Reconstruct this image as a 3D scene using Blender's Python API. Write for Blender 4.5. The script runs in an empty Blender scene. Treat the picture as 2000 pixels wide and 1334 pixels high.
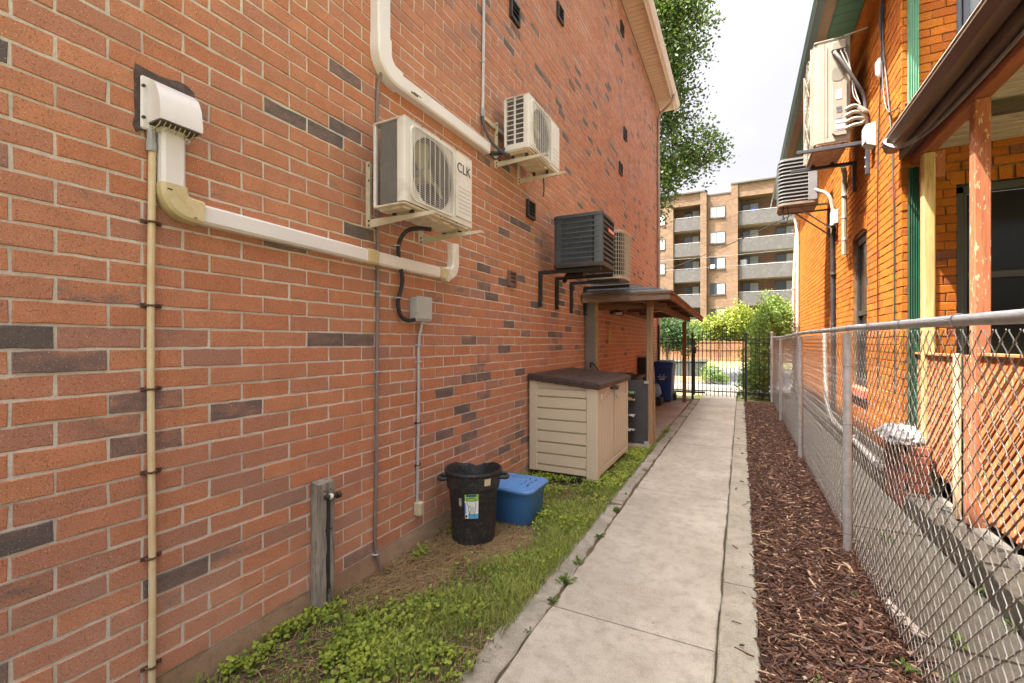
import bpy, math, random
from mathutils import Vector, Matrix
R = math.radians
rnd = random.Random(7)
scene = bpy.context.scene
col = scene.collection

# ------------------------------------------------------------------ camera
CAM_H, FOC, YAW = 1.56, 880.0, math.atan(447 / 880.0)
cam = bpy.data.objects.new('camera', bpy.data.cameras.new('camera'))
col.objects.link(cam)
cam.location = (0, 0, CAM_H)
cam.rotation_euler = (R(90), 0, YAW)
cam.data.sensor_width = 36
cam.data.lens = FOC / 2000 * 36
cam.data.shift_y = 0.001
cam.data.clip_start = 0.05
cam.data.clip_end = 600
scene.camera = cam

# ------------------------------------------------------------------ light
SUN = Vector((-1, -0.6, 2.65)).normalized()
sun_el = math.asin(SUN.z)
sun_az = math.atan2(SUN.x, SUN.y)
sd = bpy.data.lights.new('sun', 'SUN')
sd.energy = 4.1
sd.angle = R(0.5)
sd.color = (1.0, 0.95, 0.86)
so = bpy.data.objects.new('sun', sd)
col.objects.link(so)
so.location = (-20, -12, 40)
so.rotation_euler = (-SUN).to_track_quat('-Z', 'Y').to_euler()

w = bpy.data.worlds.new('World')
scene.world = w
w.use_nodes = True
nt = w.node_tree
nt.nodes.clear()
out = nt.nodes.new('ShaderNodeOutputWorld')
bg = nt.nodes.new('ShaderNodeBackground')
bg.inputs[1].default_value = 0.15
sky = nt.nodes.new('ShaderNodeTexSky')
sky.sky_type = 'NISHITA'
sky.sun_disc = False
sky.sun_elevation = sun_el
sky.sun_rotation = sun_az % (2 * math.pi)
sky.air_density = 0.13
sky.dust_density = 10.0
sky.ozone_density = 1.0
tc = nt.nodes.new('ShaderNodeTexCoord')
mp = nt.nodes.new('ShaderNodeMapping')
mp.inputs['Scale'].default_value = (1.2, 1.2, 2.6)
nz = nt.nodes.new('ShaderNodeTexNoise')
nz.inputs['Scale'].default_value = 2.3
nz.inputs['Detail'].default_value = 6
nz.inputs['Roughness'].default_value = 0.55
cr = nt.nodes.new('ShaderNodeValToRGB')
cr.color_ramp.elements[0].position = 0.42
cr.color_ramp.elements[0].color = (0.62, 0.62, 0.62, 1)
cr.color_ramp.elements[1].position = 0.62
cr.color_ramp.elements[1].color = (0.1, 0.1, 0.1, 1)
hs = nt.nodes.new('ShaderNodeHueSaturation')
L = nt.links.new
L(tc.outputs['Generated'], mp.inputs[0])
L(mp.outputs[0], nz.inputs['Vector'])
L(nz.outputs['Fac'], cr.inputs[0])
L(cr.outputs[0], hs.inputs['Saturation'])
L(sky.outputs[0], hs.inputs['Color'])
L(hs.outputs[0], bg.inputs[0])
L(bg.outputs[0], out.inputs[0])

vs = scene.view_settings
vs.view_transform = 'Standard'
vs.look = 'None'
vs.exposure = 2.8
vs.gamma = 1.0
scene.cycles.max_bounces = 8
scene.cycles.diffuse_bounces = 5
scene.cycles.use_denoising = True

# ------------------------------------------------------------------ materials
MATS = {}


class NT:
    def __init__(self, name):
        self.m = bpy.data.materials.new(name)
        self.m.use_nodes = True
        self.t = self.m.node_tree
        self.t.nodes.clear()
        self.out = self.n('OutputMaterial')
        self.p = self.n('BsdfPrincipled')
        self.l(self.p.outputs[0], self.out.inputs[0])
        self._pos = None

    def n(self, typ, **kw):
        nd = self.t.nodes.new('ShaderNode' + typ)
        for k, v in kw.items():
            setattr(nd, k, v)
        return nd

    def l(self, a, b):
        self.t.links.new(a, b)

    def pos(self, scale=None, obj=False):
        g = self.n('TexCoord').outputs['Object'] if obj else self.n('NewGeometry').outputs['Position']
        if scale is None:
            return g
        mp = self.n('Mapping')
        mp.inputs['Scale'].default_value = scale
        self.l(g, mp.inputs[0])
        return mp.outputs[0]

    def noise(self, vec, s, d=4, r=0.55):
        nd = self.n('TexNoise')
        nd.inputs['Scale'].default_value = s
        nd.inputs['Detail'].default_value = d
        nd.inputs['Roughness'].default_value = r
        self.l(vec, nd.inputs['Vector'])
        return nd.outputs['Fac']

    def ramp(self, v, stops):
        r = self.n('ValToRGB')
        e = r.color_ramp.elements
        while len(e) < len(stops):
            e.new(0.5)
        for i, (p, c) in enumerate(stops):
            e[i].position = p
            e[i].color = (c if isinstance(c, tuple) else (c, c, c)) + (1,)
        self.l(v, r.inputs[0])
        return r.outputs[0]

    def mix(self, f, a, b, typ='MIX'):
        m = self.n('Mix', data_type='RGBA', blend_type=typ)
        for s, v in ((m.inputs[0], f), (m.inputs[6], a), (m.inputs[7], b)):
            if isinstance(v, (int, float)):
                s.default_value = v
            elif isinstance(v, tuple):
                s.default_value = v + (1,)
            else:
                self.l(v, s)
        return m.outputs[2]

    def math(self, op, a, b=0.0):
        m = self.n('Math', operation=op)
        for s, v in ((m.inputs[0], a), (m.inputs[1], b)):
            if isinstance(v, (int, float)):
                s.default_value = v
            else:
                self.l(v, s)
        return m.outputs[0]

    def attr(self, name, typ='GEOMETRY'):
        a = self.n('Attribute', attribute_name=name, attribute_type=typ)
        return a.outputs['Fac']

    def bump(self, h, strength, dist=0.01):
        b = self.n('Bump')
        b.inputs['Strength'].default_value = strength
        b.inputs['Distance'].default_value = dist
        self.l(h, b.inputs['Height'])
        self.l(b.outputs[0], self.p.inputs['Normal'])

    def fin(self, colr=None, rough=0.7, metal=0.0, spec=0.4):
        if colr is not None:
            if isinstance(colr, tuple):
                self.p.inputs['Base Color'].default_value = colr + (1,)
            else:
                self.l(colr, self.p.inputs['Base Color'])
        if isinstance(rough, (int, float)):
            self.p.inputs['Roughness'].default_value = rough
        else:
            self.l(rough, self.p.inputs['Roughness'])
        self.p.inputs['Metallic'].default_value = metal
        self.p.inputs['Specular IOR Level'].default_value = spec
        return self.m


def sc(c, k):
    return tuple(min(1.0, v * k) for v in c)


def pm(name, c, rough=0.6, var=0.18, scale=6, dirt=None, dfac=0.35, dscale=14, dthr=0.58, bump=0.15, bscale=90,
       metal=0.0, spec=0.4, stretch=(1, 1, 1), bdist=0.004):
    """paint, plastic, metal: two scales of tone, some dirt with a shape of its own, fine relief"""
    if name in MATS:
        return MATS[name]
    t = NT(name)
    p = t.pos(stretch)
    f = t.noise(p, scale, 5, 0.6)
    colr = t.mix(t.ramp(f, [(0.3, 0.0), (0.7, 1.0)]), sc(c, 1 - var), sc(c, 1 + var))
    if dirt:
        d = t.noise(p, dscale, 7, 0.68)
        colr = t.mix(t.math('MULTIPLY', t.ramp(d, [(dthr - 0.06, 0.0), (dthr + 0.12, 1.0)]), dfac), colr, dirt)
    b = t.noise(t.pos(), bscale, 3, 0.6)
    t.bump(b, bump, bdist)
    rr = t.ramp(f, [(0.25, max(0.05, rough - 0.1)), (0.75, min(1, rough + 0.12))])
    MATS[name] = t.fin(colr, rr, metal, spec)
    return MATS[name]


def wood(name, c1, c2, stretch=(40, 40, 2.2), rough=0.75, dark=None, flake=None, bump=0.4):
    if name in MATS:
        return MATS[name]
    t = NT(name)
    p = t.pos(stretch)
    f = t.noise(p, 1.0, 6, 0.65)
    colr = t.mix(t.ramp(f, [(0.32, 0.0), (0.68, 1.0)]), c1, c2)
    g = t.noise(p, 3.2, 3, 0.7)
    colr = t.mix(t.math('MULTIPLY', t.ramp(g, [(0.52, 0.0), (0.66, 1.0)]), 0.55), colr, dark or sc(c1, 0.4))
    if flake:
        h = t.noise(t.pos((14, 14, 5)), 2.6, 6, 0.7)
        colr = t.mix(t.ramp(h, [(0.585, 0.0), (0.615, 1.0)]), colr, flake)
    t.bump(t.math('ADD', f, t.math('MULTIPLY', g, 0.6)), bump, 0.004)
    MATS[name] = t.fin(colr, rough, 0, 0.25)
    return MATS[name]


def brick_mat(name, lo, mid, hi, brown, dark, pore=0.55, bloom=None, spec=0.2, rough=0.88):
    t = NT(name)
    tone = t.math('ADD', t.attr('tone'), t.attr('tone', 'OBJECT'))
    dk = t.math('ADD', t.attr('dark'), t.attr('dark', 'OBJECT'))
    P = t.pos()
    base = t.ramp(tone, [(0.0, lo), (0.45, mid), (0.9, hi), (1.0, sc(brown, 1.3))])
    cl = t.noise(P, 9, 4, 0.6)
    base = t.mix(t.ramp(cl, [(0.35, 0.0), (0.7, 0.6)]), base, sc(mid, 0.66))
    # flashed bricks: dark patches of their own shape inside a brick
    n1 = t.noise(t.pos((1, 4.5, 11)), 1.6, 4, 0.6)
    m = t.math('ADD', t.math('SUBTRACT', n1, 0.5), t.math('SUBTRACT', t.math('MULTIPLY', dk, 1.25), 0.66))
    f1 = t.ramp(m, [(0.0, 0.0), (0.26, 1.0)])
    f2 = t.ramp(m, [(0.2, 0.0), (0.55, 1.0)])
    base = t.mix(f1, base, brown)
    base = t.mix(f2, base, dark)
    pn = t.noise(P, 170, 2, 0.6)
    base = t.mix(t.math('MULTIPLY', t.ramp(pn, [(0.57, 0.0), (0.64, 1.0)]), pore), base, sc(mid, 0.16))
    wn = t.noise(t.pos((1.0, 1.03, 0.97)), 210, 1, 0.5)
    base = t.mix(t.math('MULTIPLY', t.ramp(wn, [(0.675, 0.0), (0.72, 1.0)]), 0.5), base, (0.72, 0.62, 0.5))
    if bloom:
        sx = t.n('SeparateXYZ')
        t.l(P, sx.inputs[0])
        hgt = t.ramp(sx.outputs[2], [(0.10, 1.0), (0.75, 0.0)])
        bn = t.ramp(t.noise(P, 1.7, 5, 0.6), [(0.38, 0.0), (0.7, 1.0)])
        base = t.mix(t.math('MULTIPLY', t.math('MULTIPLY', hgt, bn), 0.5), base, bloom)
    hb = t.math('SUBTRACT', t.noise(P, 120, 4, 0.7), t.math('MULTIPLY', t.ramp(pn, [(0.58, 0.0), (0.68, 1.0)]), 0.6))
    t.bump(hb, 0.55, 0.004)
    MATS[name] = t.fin(base, rough, 0, spec)
    return MATS[name]


def leaf_mat(name, lo, hi, trans=0.35, scale=1.3, extra=None):
    t = NT(name)
    a = t.attr('tone')
    n = t.noise(t.pos(), scale, 3, 0.6)
    f = t.math('ADD', t.math('MULTIPLY', a, 0.6), t.math('MULTIPLY', n, 0.5))
    c = t.ramp(f, [(0.15, lo), (0.8, hi)] + ([(1.0, extra)] if extra else []))
    t.fin(c, 0.55, 0, 0.35)
    tr = t.n('BsdfTranslucent')
    t.l(t.mix(1.0, c, (0.95, 1.0, 0.45), 'MULTIPLY'), tr.inputs[0])
    ms = t.n('MixShader')
    ms.inputs[0].default_value = trans
    t.l(t.p.outputs[0], ms.inputs[1])
    t.l(tr.outputs[0], ms.inputs[2])
    t.l(ms.outputs[0], t.out.inputs[0])
    MATS[name] = t.m
    return t.m


def glass_mat(name, c=(0.03, 0.035, 0.04), rough=0.06, spec=0.5):
    t = NT(name)
    n = t.noise(t.pos((0.8, 0.8, 0.5)), 1.5, 2)
    t.bump(n, 0.05, 0.02)
    MATS[name] = t.fin(c, rough, 0, spec)
    return t.m


def concrete(name, c, c2, dark, scale=2.2, speck=0.35, bump=0.35):
    t = NT(name)
    P = t.pos()
    a = t.noise(P, scale, 6, 0.62)
    colr = t.mix(t.ramp(a, [(0.32, 0.0), (0.68, 1.0)]), c, c2)
    b = t.noise(P, 11, 6, 0.7)
    colr = t.mix(t.math('MULTIPLY', t.ramp(b, [(0.46, 0.0), (0.70, 1.0)]), 0.5), colr, dark)
    g = t.noise(P, 150, 3, 0.7)
    colr = t.mix(t.math('MULTIPLY', t.ramp(g, [(0.50, 0.0), (0.66, 1.0)]), speck), colr, sc(dark, 0.5))
    g2 = t.noise(t.pos((1.1, 0.9, 1)), 130, 2, 0.6)
    colr = t.mix(t.math('MULTIPLY', t.ramp(g2, [(0.6, 0.0), (0.7, 1.0)]), 0.3), colr, sc(c2, 1.3))
    sp = t.noise(P, 26, 3, 0.5)
    colr = t.mix(t.math('MULTIPLY', t.ramp(sp, [(0.70, 0.0), (0.74, 1.0)]), 0.5), colr, sc(dark, 0.4))
    t.bump(t.math('ADD', g, t.math('MULTIPLY', b, 0.7)), bump, 0.006)
    MATS[name] = t.fin(colr, 0.9, 0, 0.2)
    return t.m


# ------------------------------------------------------------------ mesh helpers
ORG = {}


def curve(P, k=4):
    """centripetal Catmull-Rom through the points, for hoses and cables"""
    Q = [P[0] * 2 - P[1]] + list(P) + [P[-1] * 2 - P[-2]]
    out_ = []
    for i in range(1, len(Q) - 2):
        p0, p1, p2, p3 = Q[i - 1:i + 3]
        t0 = 0.0
        t1 = t0 + max(1e-4, (p1 - p0).length) ** .5
        t2 = t1 + max(1e-4, (p2 - p1).length) ** .5
        t3 = t2 + max(1e-4, (p3 - p2).length) ** .5
        for j in range(k):
            t = t1 + (t2 - t1) * j / k
            a1 = p0 * ((t1 - t) / (t1 - t0)) + p1 * ((t - t0) / (t1 - t0))
            a2 = p1 * ((t2 - t) / (t2 - t1)) + p2 * ((t - t1) / (t2 - t1))
            a3 = p2 * ((t3 - t) / (t3 - t2)) + p3 * ((t - t2) / (t3 - t2))
            b1 = a1 * ((t2 - t) / (t2 - t0)) + a2 * ((t - t0) / (t2 - t0))
            b2 = a2 * ((t3 - t) / (t3 - t1)) + a3 * ((t - t1) / (t3 - t1))
            out_.append(b1 * ((t2 - t) / (t2 - t1)) + b2 * ((t - t1) / (t2 - t1)))
    out_.append(P[-1].copy())
    return out_


class MB:
    def __init__(self):
        self.v, self.f, self.tone = [], [], {}

    def add(self, vs, fs):
        o = len(self.v)
        self.v += [tuple(p) for p in vs]
        self.f += [tuple(i + o for i in f) for f in fs]
        return self

    def box(self, x0, x1, y0, y1, z0, z1, b=0.0):
        if x0 > x1: x0, x1 = x1, x0
        if y0 > y1: y0, y1 = y1, y0
        if z0 > z1: z0, z1 = z1, z0
        if b <= 0:
            vs = [(x, y, z) for x in (x0, x1) for y in (y0, y1) for z in (z0, z1)]
            return self.add(vs, [(0, 1, 3, 2), (4, 6, 7, 5), (0, 4, 5, 1), (2, 3, 7, 6), (0, 2, 6, 4), (1, 5, 7, 3)])
        b = min(b, (x1 - x0) * 0.45, (y1 - y0) * 0.45, (z1 - z0) * 0.45)
        lo, hi = (x0, y0, z0), (x1, y1, z1)
        idx, vs = {}, []
        for s in [(a, c, d) for a in (0, 1) for c in (0, 1) for d in (0, 1)]:
            for ax in range(3):
                p = []
                for k in range(3):
                    e = (lo, hi)[s[k]][k]
                    p.append(e if k == ax else e + (b if s[k] == 0 else -b))
                idx[s, ax] = len(vs)
                vs.append(p)
        fs = []
        for ax in range(3):
            u, q = [(1, 2), (2, 0), (0, 1)][ax]
            for side in (0, 1):
                ring = []
                for (i, j) in ((0, 0), (1, 0), (1, 1), (0, 1)):
                    s = [0, 0, 0]
                    s[ax], s[u], s[q] = side, i, j
                    ring.append(idx[tuple(s), ax])
                fs.append(tuple(ring if side else ring[::-1]))
        for ax in range(3):
            u, q = [(1, 2), (2, 0), (0, 1)][ax]
            for i in (0, 1):
                for j in (0, 1):
                    s0, s1 = [0] * 3, [0] * 3
                    s0[ax], s1[ax] = 0, 1
                    s0[u] = s1[u] = i
                    s0[q] = s1[q] = j
                    s0, s1 = tuple(s0), tuple(s1)
                    r = (idx[s0, u], idx[s1, u], idx[s1, q], idx[s0, q])
                    fs.append(r if i == j else r[::-1])
        for s in [(a, c, d) for a in (0, 1) for c in (0, 1) for d in (0, 1)]:
            r = (idx[s, 0], idx[s, 1], idx[s, 2])
            fs.append(r if sum(s) % 2 else r[::-1])
        return self.add(vs, fs)

    def tube(self, pts, r, n=8, cap=True):
        P = [Vector(p) for p in pts]
        if 4 <= len(P) <= 13 and not isinstance(r, (list, tuple)):
            P = curve(P)
        m = len(P)
        rs = r if isinstance(r, (list, tuple)) else [r] * m
        T = []
        for i in range(m):
            a = P[min(i + 1, m - 1)] - P[max(i - 1, 0)]
            T.append(a.normalized())
        up = Vector((0, 0, 1)) if abs(T[0].z) < 0.9 else Vector((1, 0, 0))
        nv = T[0].cross(up).normalized()
        vs, fs = [], []
        for i in range(m):
            nv = (nv - T[i] * nv.dot(T[i])).normalized()
            bv = T[i].cross(nv)
            for k in range(n):
                a = 2 * math.pi * k / n
                vs.append(P[i] + (nv * math.cos(a) + bv * math.sin(a)) * rs[i])
        for i in range(m - 1):
            for k in range(n):
                k2 = (k + 1) % n
                fs.append((i * n + k, i * n + k2, (i + 1) * n + k2, (i + 1) * n + k))
        if cap:
            fs.append(tuple(range(n))[::-1])
            fs.append(tuple((m - 1) * n + k for k in range(n)))
        return self.add(vs, fs)

    def bar(self, p0, p1, w, h, up=(0, 0, 1)):
        """rectangular bar from p0 to p1, w across, h along up"""
        a, b = Vector(p0), Vector(p1)
        t = (b - a).normalized()
        s = t.cross(Vector(up)).normalized()
        u = s.cross(t)
        vs = []
        for q in (a, b):
            for (i, j) in ((-1, -1), (1, -1), (1, 1), (-1, 1)):
                vs.append(q + s * (w / 2 * i) + u * (h / 2 * j))
        return self.add(vs, [(3, 2, 1, 0), (4, 5, 6, 7), (0, 1, 5, 4), (1, 2, 6, 5), (2, 3, 7, 6), (3, 0, 4, 7)])

    def prism(self, poly, axis, a0, a1):
        """extrude 2-D polygon; axis 0: poly=(y,z); 1: (x,z); 2: (x,y)"""
        def mk(p, a):
            return ((a, p[0], p[1]), (p[0], a, p[1]), (p[0], p[1], a))[axis]
        n = len(poly)
        vs = [mk(p, a0) for p in poly] + [mk(p, a1) for p in poly]
        fs = [tuple(range(n))[::-1], tuple(range(n, 2 * n))]
        fs += [(i, (i + 1) % n, (i + 1) % n + n, i + n) for i in range(n)]
        return self.add(vs, fs)

    def lathe(self, prof, c, n=24, a0=0.0, a1=2 * math.pi):
        full = abs(a1 - a0 - 2 * math.pi) < 1e-6
        k = n if full else n + 1
        vs, fs = [], []
        for (r, z) in prof:
            for i in range(k):
                a = a0 + (a1 - a0) * i / n
                vs.append((c[0] + r * math.cos(a), c[1] + r * math.sin(a), c[2] + z))
        for j in range(len(prof) - 1):
            for i in range(n):
                i2 = (i + 1) % k
                fs.append((j * k + i, j * k + i2, (j + 1) * k + i2, (j + 1) * k + i))
        return self.add(vs, fs)

    def ribbon(self, path, wd, x0, x1, ch=0.012, wl=None):
        """duct swept along a (y,z) path on a wall of constant x"""
        P = [Vector(p) for p in path]
        m = len(P)
        vs, fs = [], []
        for i in range(m):
            a = (P[i] - P[i - 1]).normalized() if i else (P[1] - P[0]).normalized()
            b = (P[i + 1] - P[i]).normalized() if i < m - 1 else a
            n = Vector((-(a + b).y, (a + b).x)).normalized()
            k = 1.0 / max(0.5, math.sqrt(max(0.05, (1 + a.dot(b)) / 2)))
            h = (wl[i] if wl else wd) / 2
            for (s, x) in ((-h, x0), (-h, x1 - ch), (-h + ch, x1), (h - ch, x1), (h, x1 - ch), (h, x0)):
                q = P[i] + n * s * k
                vs.append((x, q.x, q.y))
        for i in range(m - 1):
            for j in range(6):
                j2 = (j + 1) % 6
                fs.append((i * 6 + j, i * 6 + j2, i * 6 + 6 + j2, i * 6 + 6 + j))
        fs.append(tuple(range(6)))
        fs.append(tuple((m - 1) * 6 + k for k in range(6))[::-1])
        return self.add(vs, fs)

    def xf(self, start, fn):
        self.v[start:] = [tuple(fn(Vector(p))) for p in self.v[start:]]
        return self

    def mesh(self, name, mt, org=(0, 0, 0), smooth=True, ang=35, attrs=None):
        me = bpy.data.meshes.new(name)
        ox, oy, oz = org
        me.from_pydata([(x - ox, y - oy, z - oz) for x, y, z in self.v], [], self.f)
        if mt:
            me.materials.append(mt)
        if smooth:
            me.polygons.foreach_set('use_smooth', [True] * len(me.polygons))
            me.set_sharp_from_angle(angle=R(ang))
        for k, vals in (attrs or {}).items():
            a = me.attributes.new(k, 'FLOAT', 'FACE')
            a.data.foreach_set('value', vals)
        me.update()
        return me

    def build(self, name, mt, parent=None, smooth=True, kind=None, label=None, cat=None, group=None, attrs=None, ang=35):
        org = ORG.get(parent.name, (0, 0, 0)) if parent else (0, 0, 0)
        o = bpy.data.objects.new(name, self.mesh(name, mt, org, smooth, ang, attrs))
        col.objects.link(o)
        o.parent = parent
        ORG[o.name] = org
        tag(o, label, cat, group, kind)
        return o


def tag(o, label=None, cat=None, group=None, kind=None):
    for k, v in (('label', label), ('category', cat), ('group', group), ('kind', kind)):
        if v:
            o[k] = v
    return o


def thing(name, label, cat, loc=(0, 0, 0), group=None):
    o = bpy.data.objects.new(name, None)
    o.empty_display_size = 0.1
    col.objects.link(o)
    o.location = loc
    ORG[o.name] = tuple(loc)
    return tag(o, label, cat, group)


def inst(src_mesh, name, parent, loc):
    """one more object on shared mesh data, loc in world"""
    o = bpy.data.objects.new(name, src_mesh)
    col.objects.link(o)
    o.parent = parent
    g = ORG.get(parent.name, (0, 0, 0)) if parent else (0, 0, 0)
    o.location = (loc[0] - g[0], loc[1] - g[1], loc[2] - g[2])
    return o


def bx(name, mt, parent, x0, x1, y0, y1, z0, z1, b=0.003, **kw):
    return MB().box(x0, x1, y0, y1, z0, z1, b).build(name, mt, parent, **kw)


def arc(cy, cz, r, a0, a1, n=7):
    return [(cy + r * math.cos(R(a0 + (a1 - a0) * i / n)), cz + r * math.sin(R(a0 + (a1 - a0) * i / n))) for i in range(n + 1)]


def rrect(x0, x1, y0, y1, r, n=5):
    pts = []
    for (cx, cy, a) in ((x1 - r, y0 + r, -90), (x1 - r, y1 - r, 0), (x0 + r, y1 - r, 90), (x0 + r, y0 + r, 180)):
        pts += [(cx + r * math.cos(R(a + 90 * i / n)), cy + r * math.sin(R(a + 90 * i / n))) for i in range(n + 1)]
    return pts


def text_mesh(s, size, mt, name, parent, loc, rot, extrude=0.001, label=None):
    cu = bpy.data.curves.new('t', 'FONT')
    cu.body = s
    cu.size = size
    cu.extrude = extrude
    cu.align_x, cu.align_y = 'CENTER', 'CENTER'
    o = bpy.data.objects.new('t', cu)
    col.objects.link(o)
    me = bpy.data.meshes.new_from_object(o.evaluated_get(bpy.context.evaluated_depsgraph_get()))
    bpy.data.objects.remove(o)
    bpy.data.curves.remove(cu)
    me.name = name
    me.materials.clear()
    me.materials.append(mt)
    g = ORG.get(parent.name, (0, 0, 0))
    t = bpy.data.objects.new(name, me)
    col.objects.link(t)
    t.parent = parent
    t.location = tuple(a - b for a, b in zip(loc, g))
    t.rotation_euler = rot
    ORG[t.name] = loc
    return t


def screen(X, Y, Z):
    """photo-frame position and depth, used only to pick which pieces show largest"""
    s, c = math.sin(YAW), math.cos(YAW)
    d = -X * s + Y * c
    if d < 0.2:
        return None
    return 1000 + FOC * (X * c + Y * s) / d, 669 - FOC * (Z - CAM_H) / d, d


# shared plain materials
white_paint = pm('white_enamel', (0.65, 0.63, 0.60), 0.35, 0.05, 4, (0.36, 0.30, 0.22), 0.4, 9, 0.58, 0.05)
cream_paint = pm('cream_steel', (0.52, 0.47, 0.36), 0.4, 0.08, 7, (0.38, 0.28, 0.16), 0.5, 12, 0.57, 0.08)
white_pvc = pm('white_vinyl', (0.70, 0.68, 0.685), 0.35, 0.04, 3, (0.55, 0.50, 0.45), 0.25, 6, 0.6, 0.04)
yellow_pvc = pm('yellowed_vinyl', (0.55, 0.47, 0.28), 0.4, 0.1, 9, (0.45, 0.30, 0.13), 0.5, 14, 0.56, 0.05)
black_iron = pm('black_iron', (0.018, 0.018, 0.02), 0.45, 0.3, 8, (0.08, 0.05, 0.035), 0.4, 20, 0.62, 0.1)
galv = pm('galvanised_steel', (0.43, 0.44, 0.45), 0.45, 0.15, 18, (0.2, 0.19, 0.18), 0.4, 25, 0.55, 0.12, metal=0.35)
wire_steel = pm('galvanised_wire', (0.25, 0.24, 0.22), 0.55, 0.12, 20, (0.26, 0.22, 0.18), 0.35, 30, 0.6, 0.05, metal=0.5)
rust = pm('rusted_steel', (0.09, 0.045, 0.028), 0.85, 0.4, 40, bump=0.4)
dark_plastic = pm('dark_grey_plastic', (0.05, 0.052, 0.055), 0.5, 0.15, 9, bump=0.08)
rubber = pm('black_rubber', (0.02, 0.021, 0.023), 0.55, 0.25, 14, bump=0.1)
grey_pvc = pm('grey_conduit', (0.33, 0.33, 0.34), 0.5, 0.1, 12, (0.2, 0.18, 0.16), 0.4, 20, 0.56, 0.06)
brown_pvc = pm('brown_conduit', (0.20, 0.15, 0.135), 0.5, 0.12, 14, (0.1, 0.07, 0.06), 0.4, 20, 0.56, 0.06)
grey_box = pm('grey_enclosure', (0.40, 0.42, 0.41), 0.5, 0.07, 6, (0.26, 0.24, 0.2), 0.4, 14, 0.58, 0.06)

# ================================================================== setting: ground, path, kerbs, road
soil_m = concrete('soil_and_litter', (0.075, 0.055, 0.035), (0.13, 0.10, 0.06), (0.05, 0.035, 0.022), 3.5, 0.6, 0.8)
grass_far = pm('dry_grass', (0.09, 0.095, 0.03), 0.95, 0.3, 1.4, (0.28, 0.24, 0.10), 0.6, 3, 0.5, 0.6, 30)
path_m = concrete('path_concrete', (0.28, 0.25, 0.205), (0.39, 0.355, 0.30), (0.155, 0.135, 0.108), 1.6, 0.4, 0.35)
kerb_m = concrete('strip_concrete', (0.225, 0.205, 0.163), (0.325, 0.297, 0.24), (0.115, 0.10, 0.075), 2.6, 0.4, 0.45)
old_kerb_m = concrete('old_kerb_concrete', (0.21, 0.19, 0.155), (0.36, 0.33, 0.28), (0.10, 0.085, 0.065), 3.2, 0.5, 0.8)
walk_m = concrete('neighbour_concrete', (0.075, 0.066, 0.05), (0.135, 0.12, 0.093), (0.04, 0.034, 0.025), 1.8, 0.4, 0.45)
asphalt_m = concrete('asphalt', (0.06, 0.06, 0.065), (0.09, 0.09, 0.095), (0.06, 0.06, 0.06), 0.6, 0.2, 0.2)
found_m = concrete('foundation_concrete', (0.33, 0.225, 0.145), (0.43, 0.31, 0.215), (0.19, 0.125, 0.08), 2.4, 0.35, 0.5)


def sheet(name, mt, x0, x1, y0, y1, z, nx=1, ny=1, amp=0.0, edge=0.0, **kw):
    m = MB()
    r = random.Random(name)
    for j in range(ny + 1):
        ea, eb = r.uniform(-edge, edge), r.uniform(-edge, edge)
        for i in range(nx + 1):
            a = i / nx
            x = x0 + (x1 - x0) * a + ea * (1 - a) + eb * a
            m.v.append((x, y0 + (y1 - y0) * j / ny, z + r.uniform(-amp, amp)))
    k = nx + 1
    m.f = [(j * k + i, j * k + i + 1, (j + 1) * k + i + 1, (j + 1) * k + i) for j in range(ny) for i in range(nx)]
    return m.build(name, mt, **kw)


sheet('ground', grass_far, -150, 150, -120, 260, -0.09, kind='structure')
lawn = sheet('lawn_soil', soil_m, -2.30, -0.9, -3, 13.6, -0.012, 12, 130, 0.008, kind='structure')
sheet('mulch_ground', pm('mulch_soil', (0.055, 0.028, 0.018), 0.95, 0.4, 22, bump=0.9, bscale=60, bdist=0.02),
      0.088, 0.80, -3, 13.5, -0.008, 10, 200, 0.008, kind='structure')


def rough_slab(x0, x1, y0, y1, z, seed, jx=0.004, step=0.07, drop=0.09, amp=0.001):
    """concrete piece with chipped long edges"""
    r = random.Random(seed)
    n = max(2, int((y1 - y0) / step))
    m = MB()
    o1 = o2 = 0
    for j in range(n + 1):
        y = y0 + (y1 - y0) * j / n
        o1 = 0.6 * o1 + r.uniform(-jx, jx)
        o2 = 0.6 * o2 + r.uniform(-jx, jx)
        xs = (x0 + o1, x0 + o1 + 0.008, (x0 + x1) / 2, x1 + o2 - 0.008, x1 + o2)
        zs = (z - 0.007, z, z + r.uniform(-amp, amp), z, z - 0.007)
        e = 0.006 if j in (0, n) else 0
        yy = y
        m.v += [(xs[0], yy, z - drop)] + [(a, yy, b - e) for a, b in zip(xs, zs)] + [(xs[4], yy, z - drop)]
    for j in range(n):
        for i in range(6):
            a = j * 7 + i
            m.f.append((a, a + 1, a + 8, a + 7))
    m.f.append(tuple(range(7))[::-1])
    m.f.append(tuple(n * 7 + i for i in range(7)))
    return m


path = bx('path', soil_m, None, -0.99, -0.1, -4, 15.8, -0.3, -0.03, 0, kind='structure')
ys = [-4, -2.4, 0.05, 2.5, 4.95, 7.4, 9.85, 12.3, 14.2, 15.8]
for i in range(len(ys) - 1):
    rough_slab(-1.0, -0.114, ys[i] + 0.004, ys[i + 1] - 0.004, 0.0, 'p%d' % i, 0.006).build('slab', path_m, path)
strip = bx('path_edging', soil_m, None, -0.099, 0.075, -4, 13.4, -0.3, -0.03, 0, kind='structure')
ys = [-4, -1.2, 1.1, 3.25, 5.5, 7.7, 9.9, 11.7, 13.4]
for i in range(len(ys) - 1):
    rough_slab(-0.103, 0.084, ys[i] + 0.003, ys[i + 1] - 0.003, 0.002 + 0.002 * (i % 2), 'k%d' % i, 0.003).build('slab', kerb_m, strip)
kerb = bx('kerb', soil_m, None, -1.16, -1.02, -4, 13.3, -0.3, -0.03, 0, kind='structure')
r = random.Random(31)
y = -4.0
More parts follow.
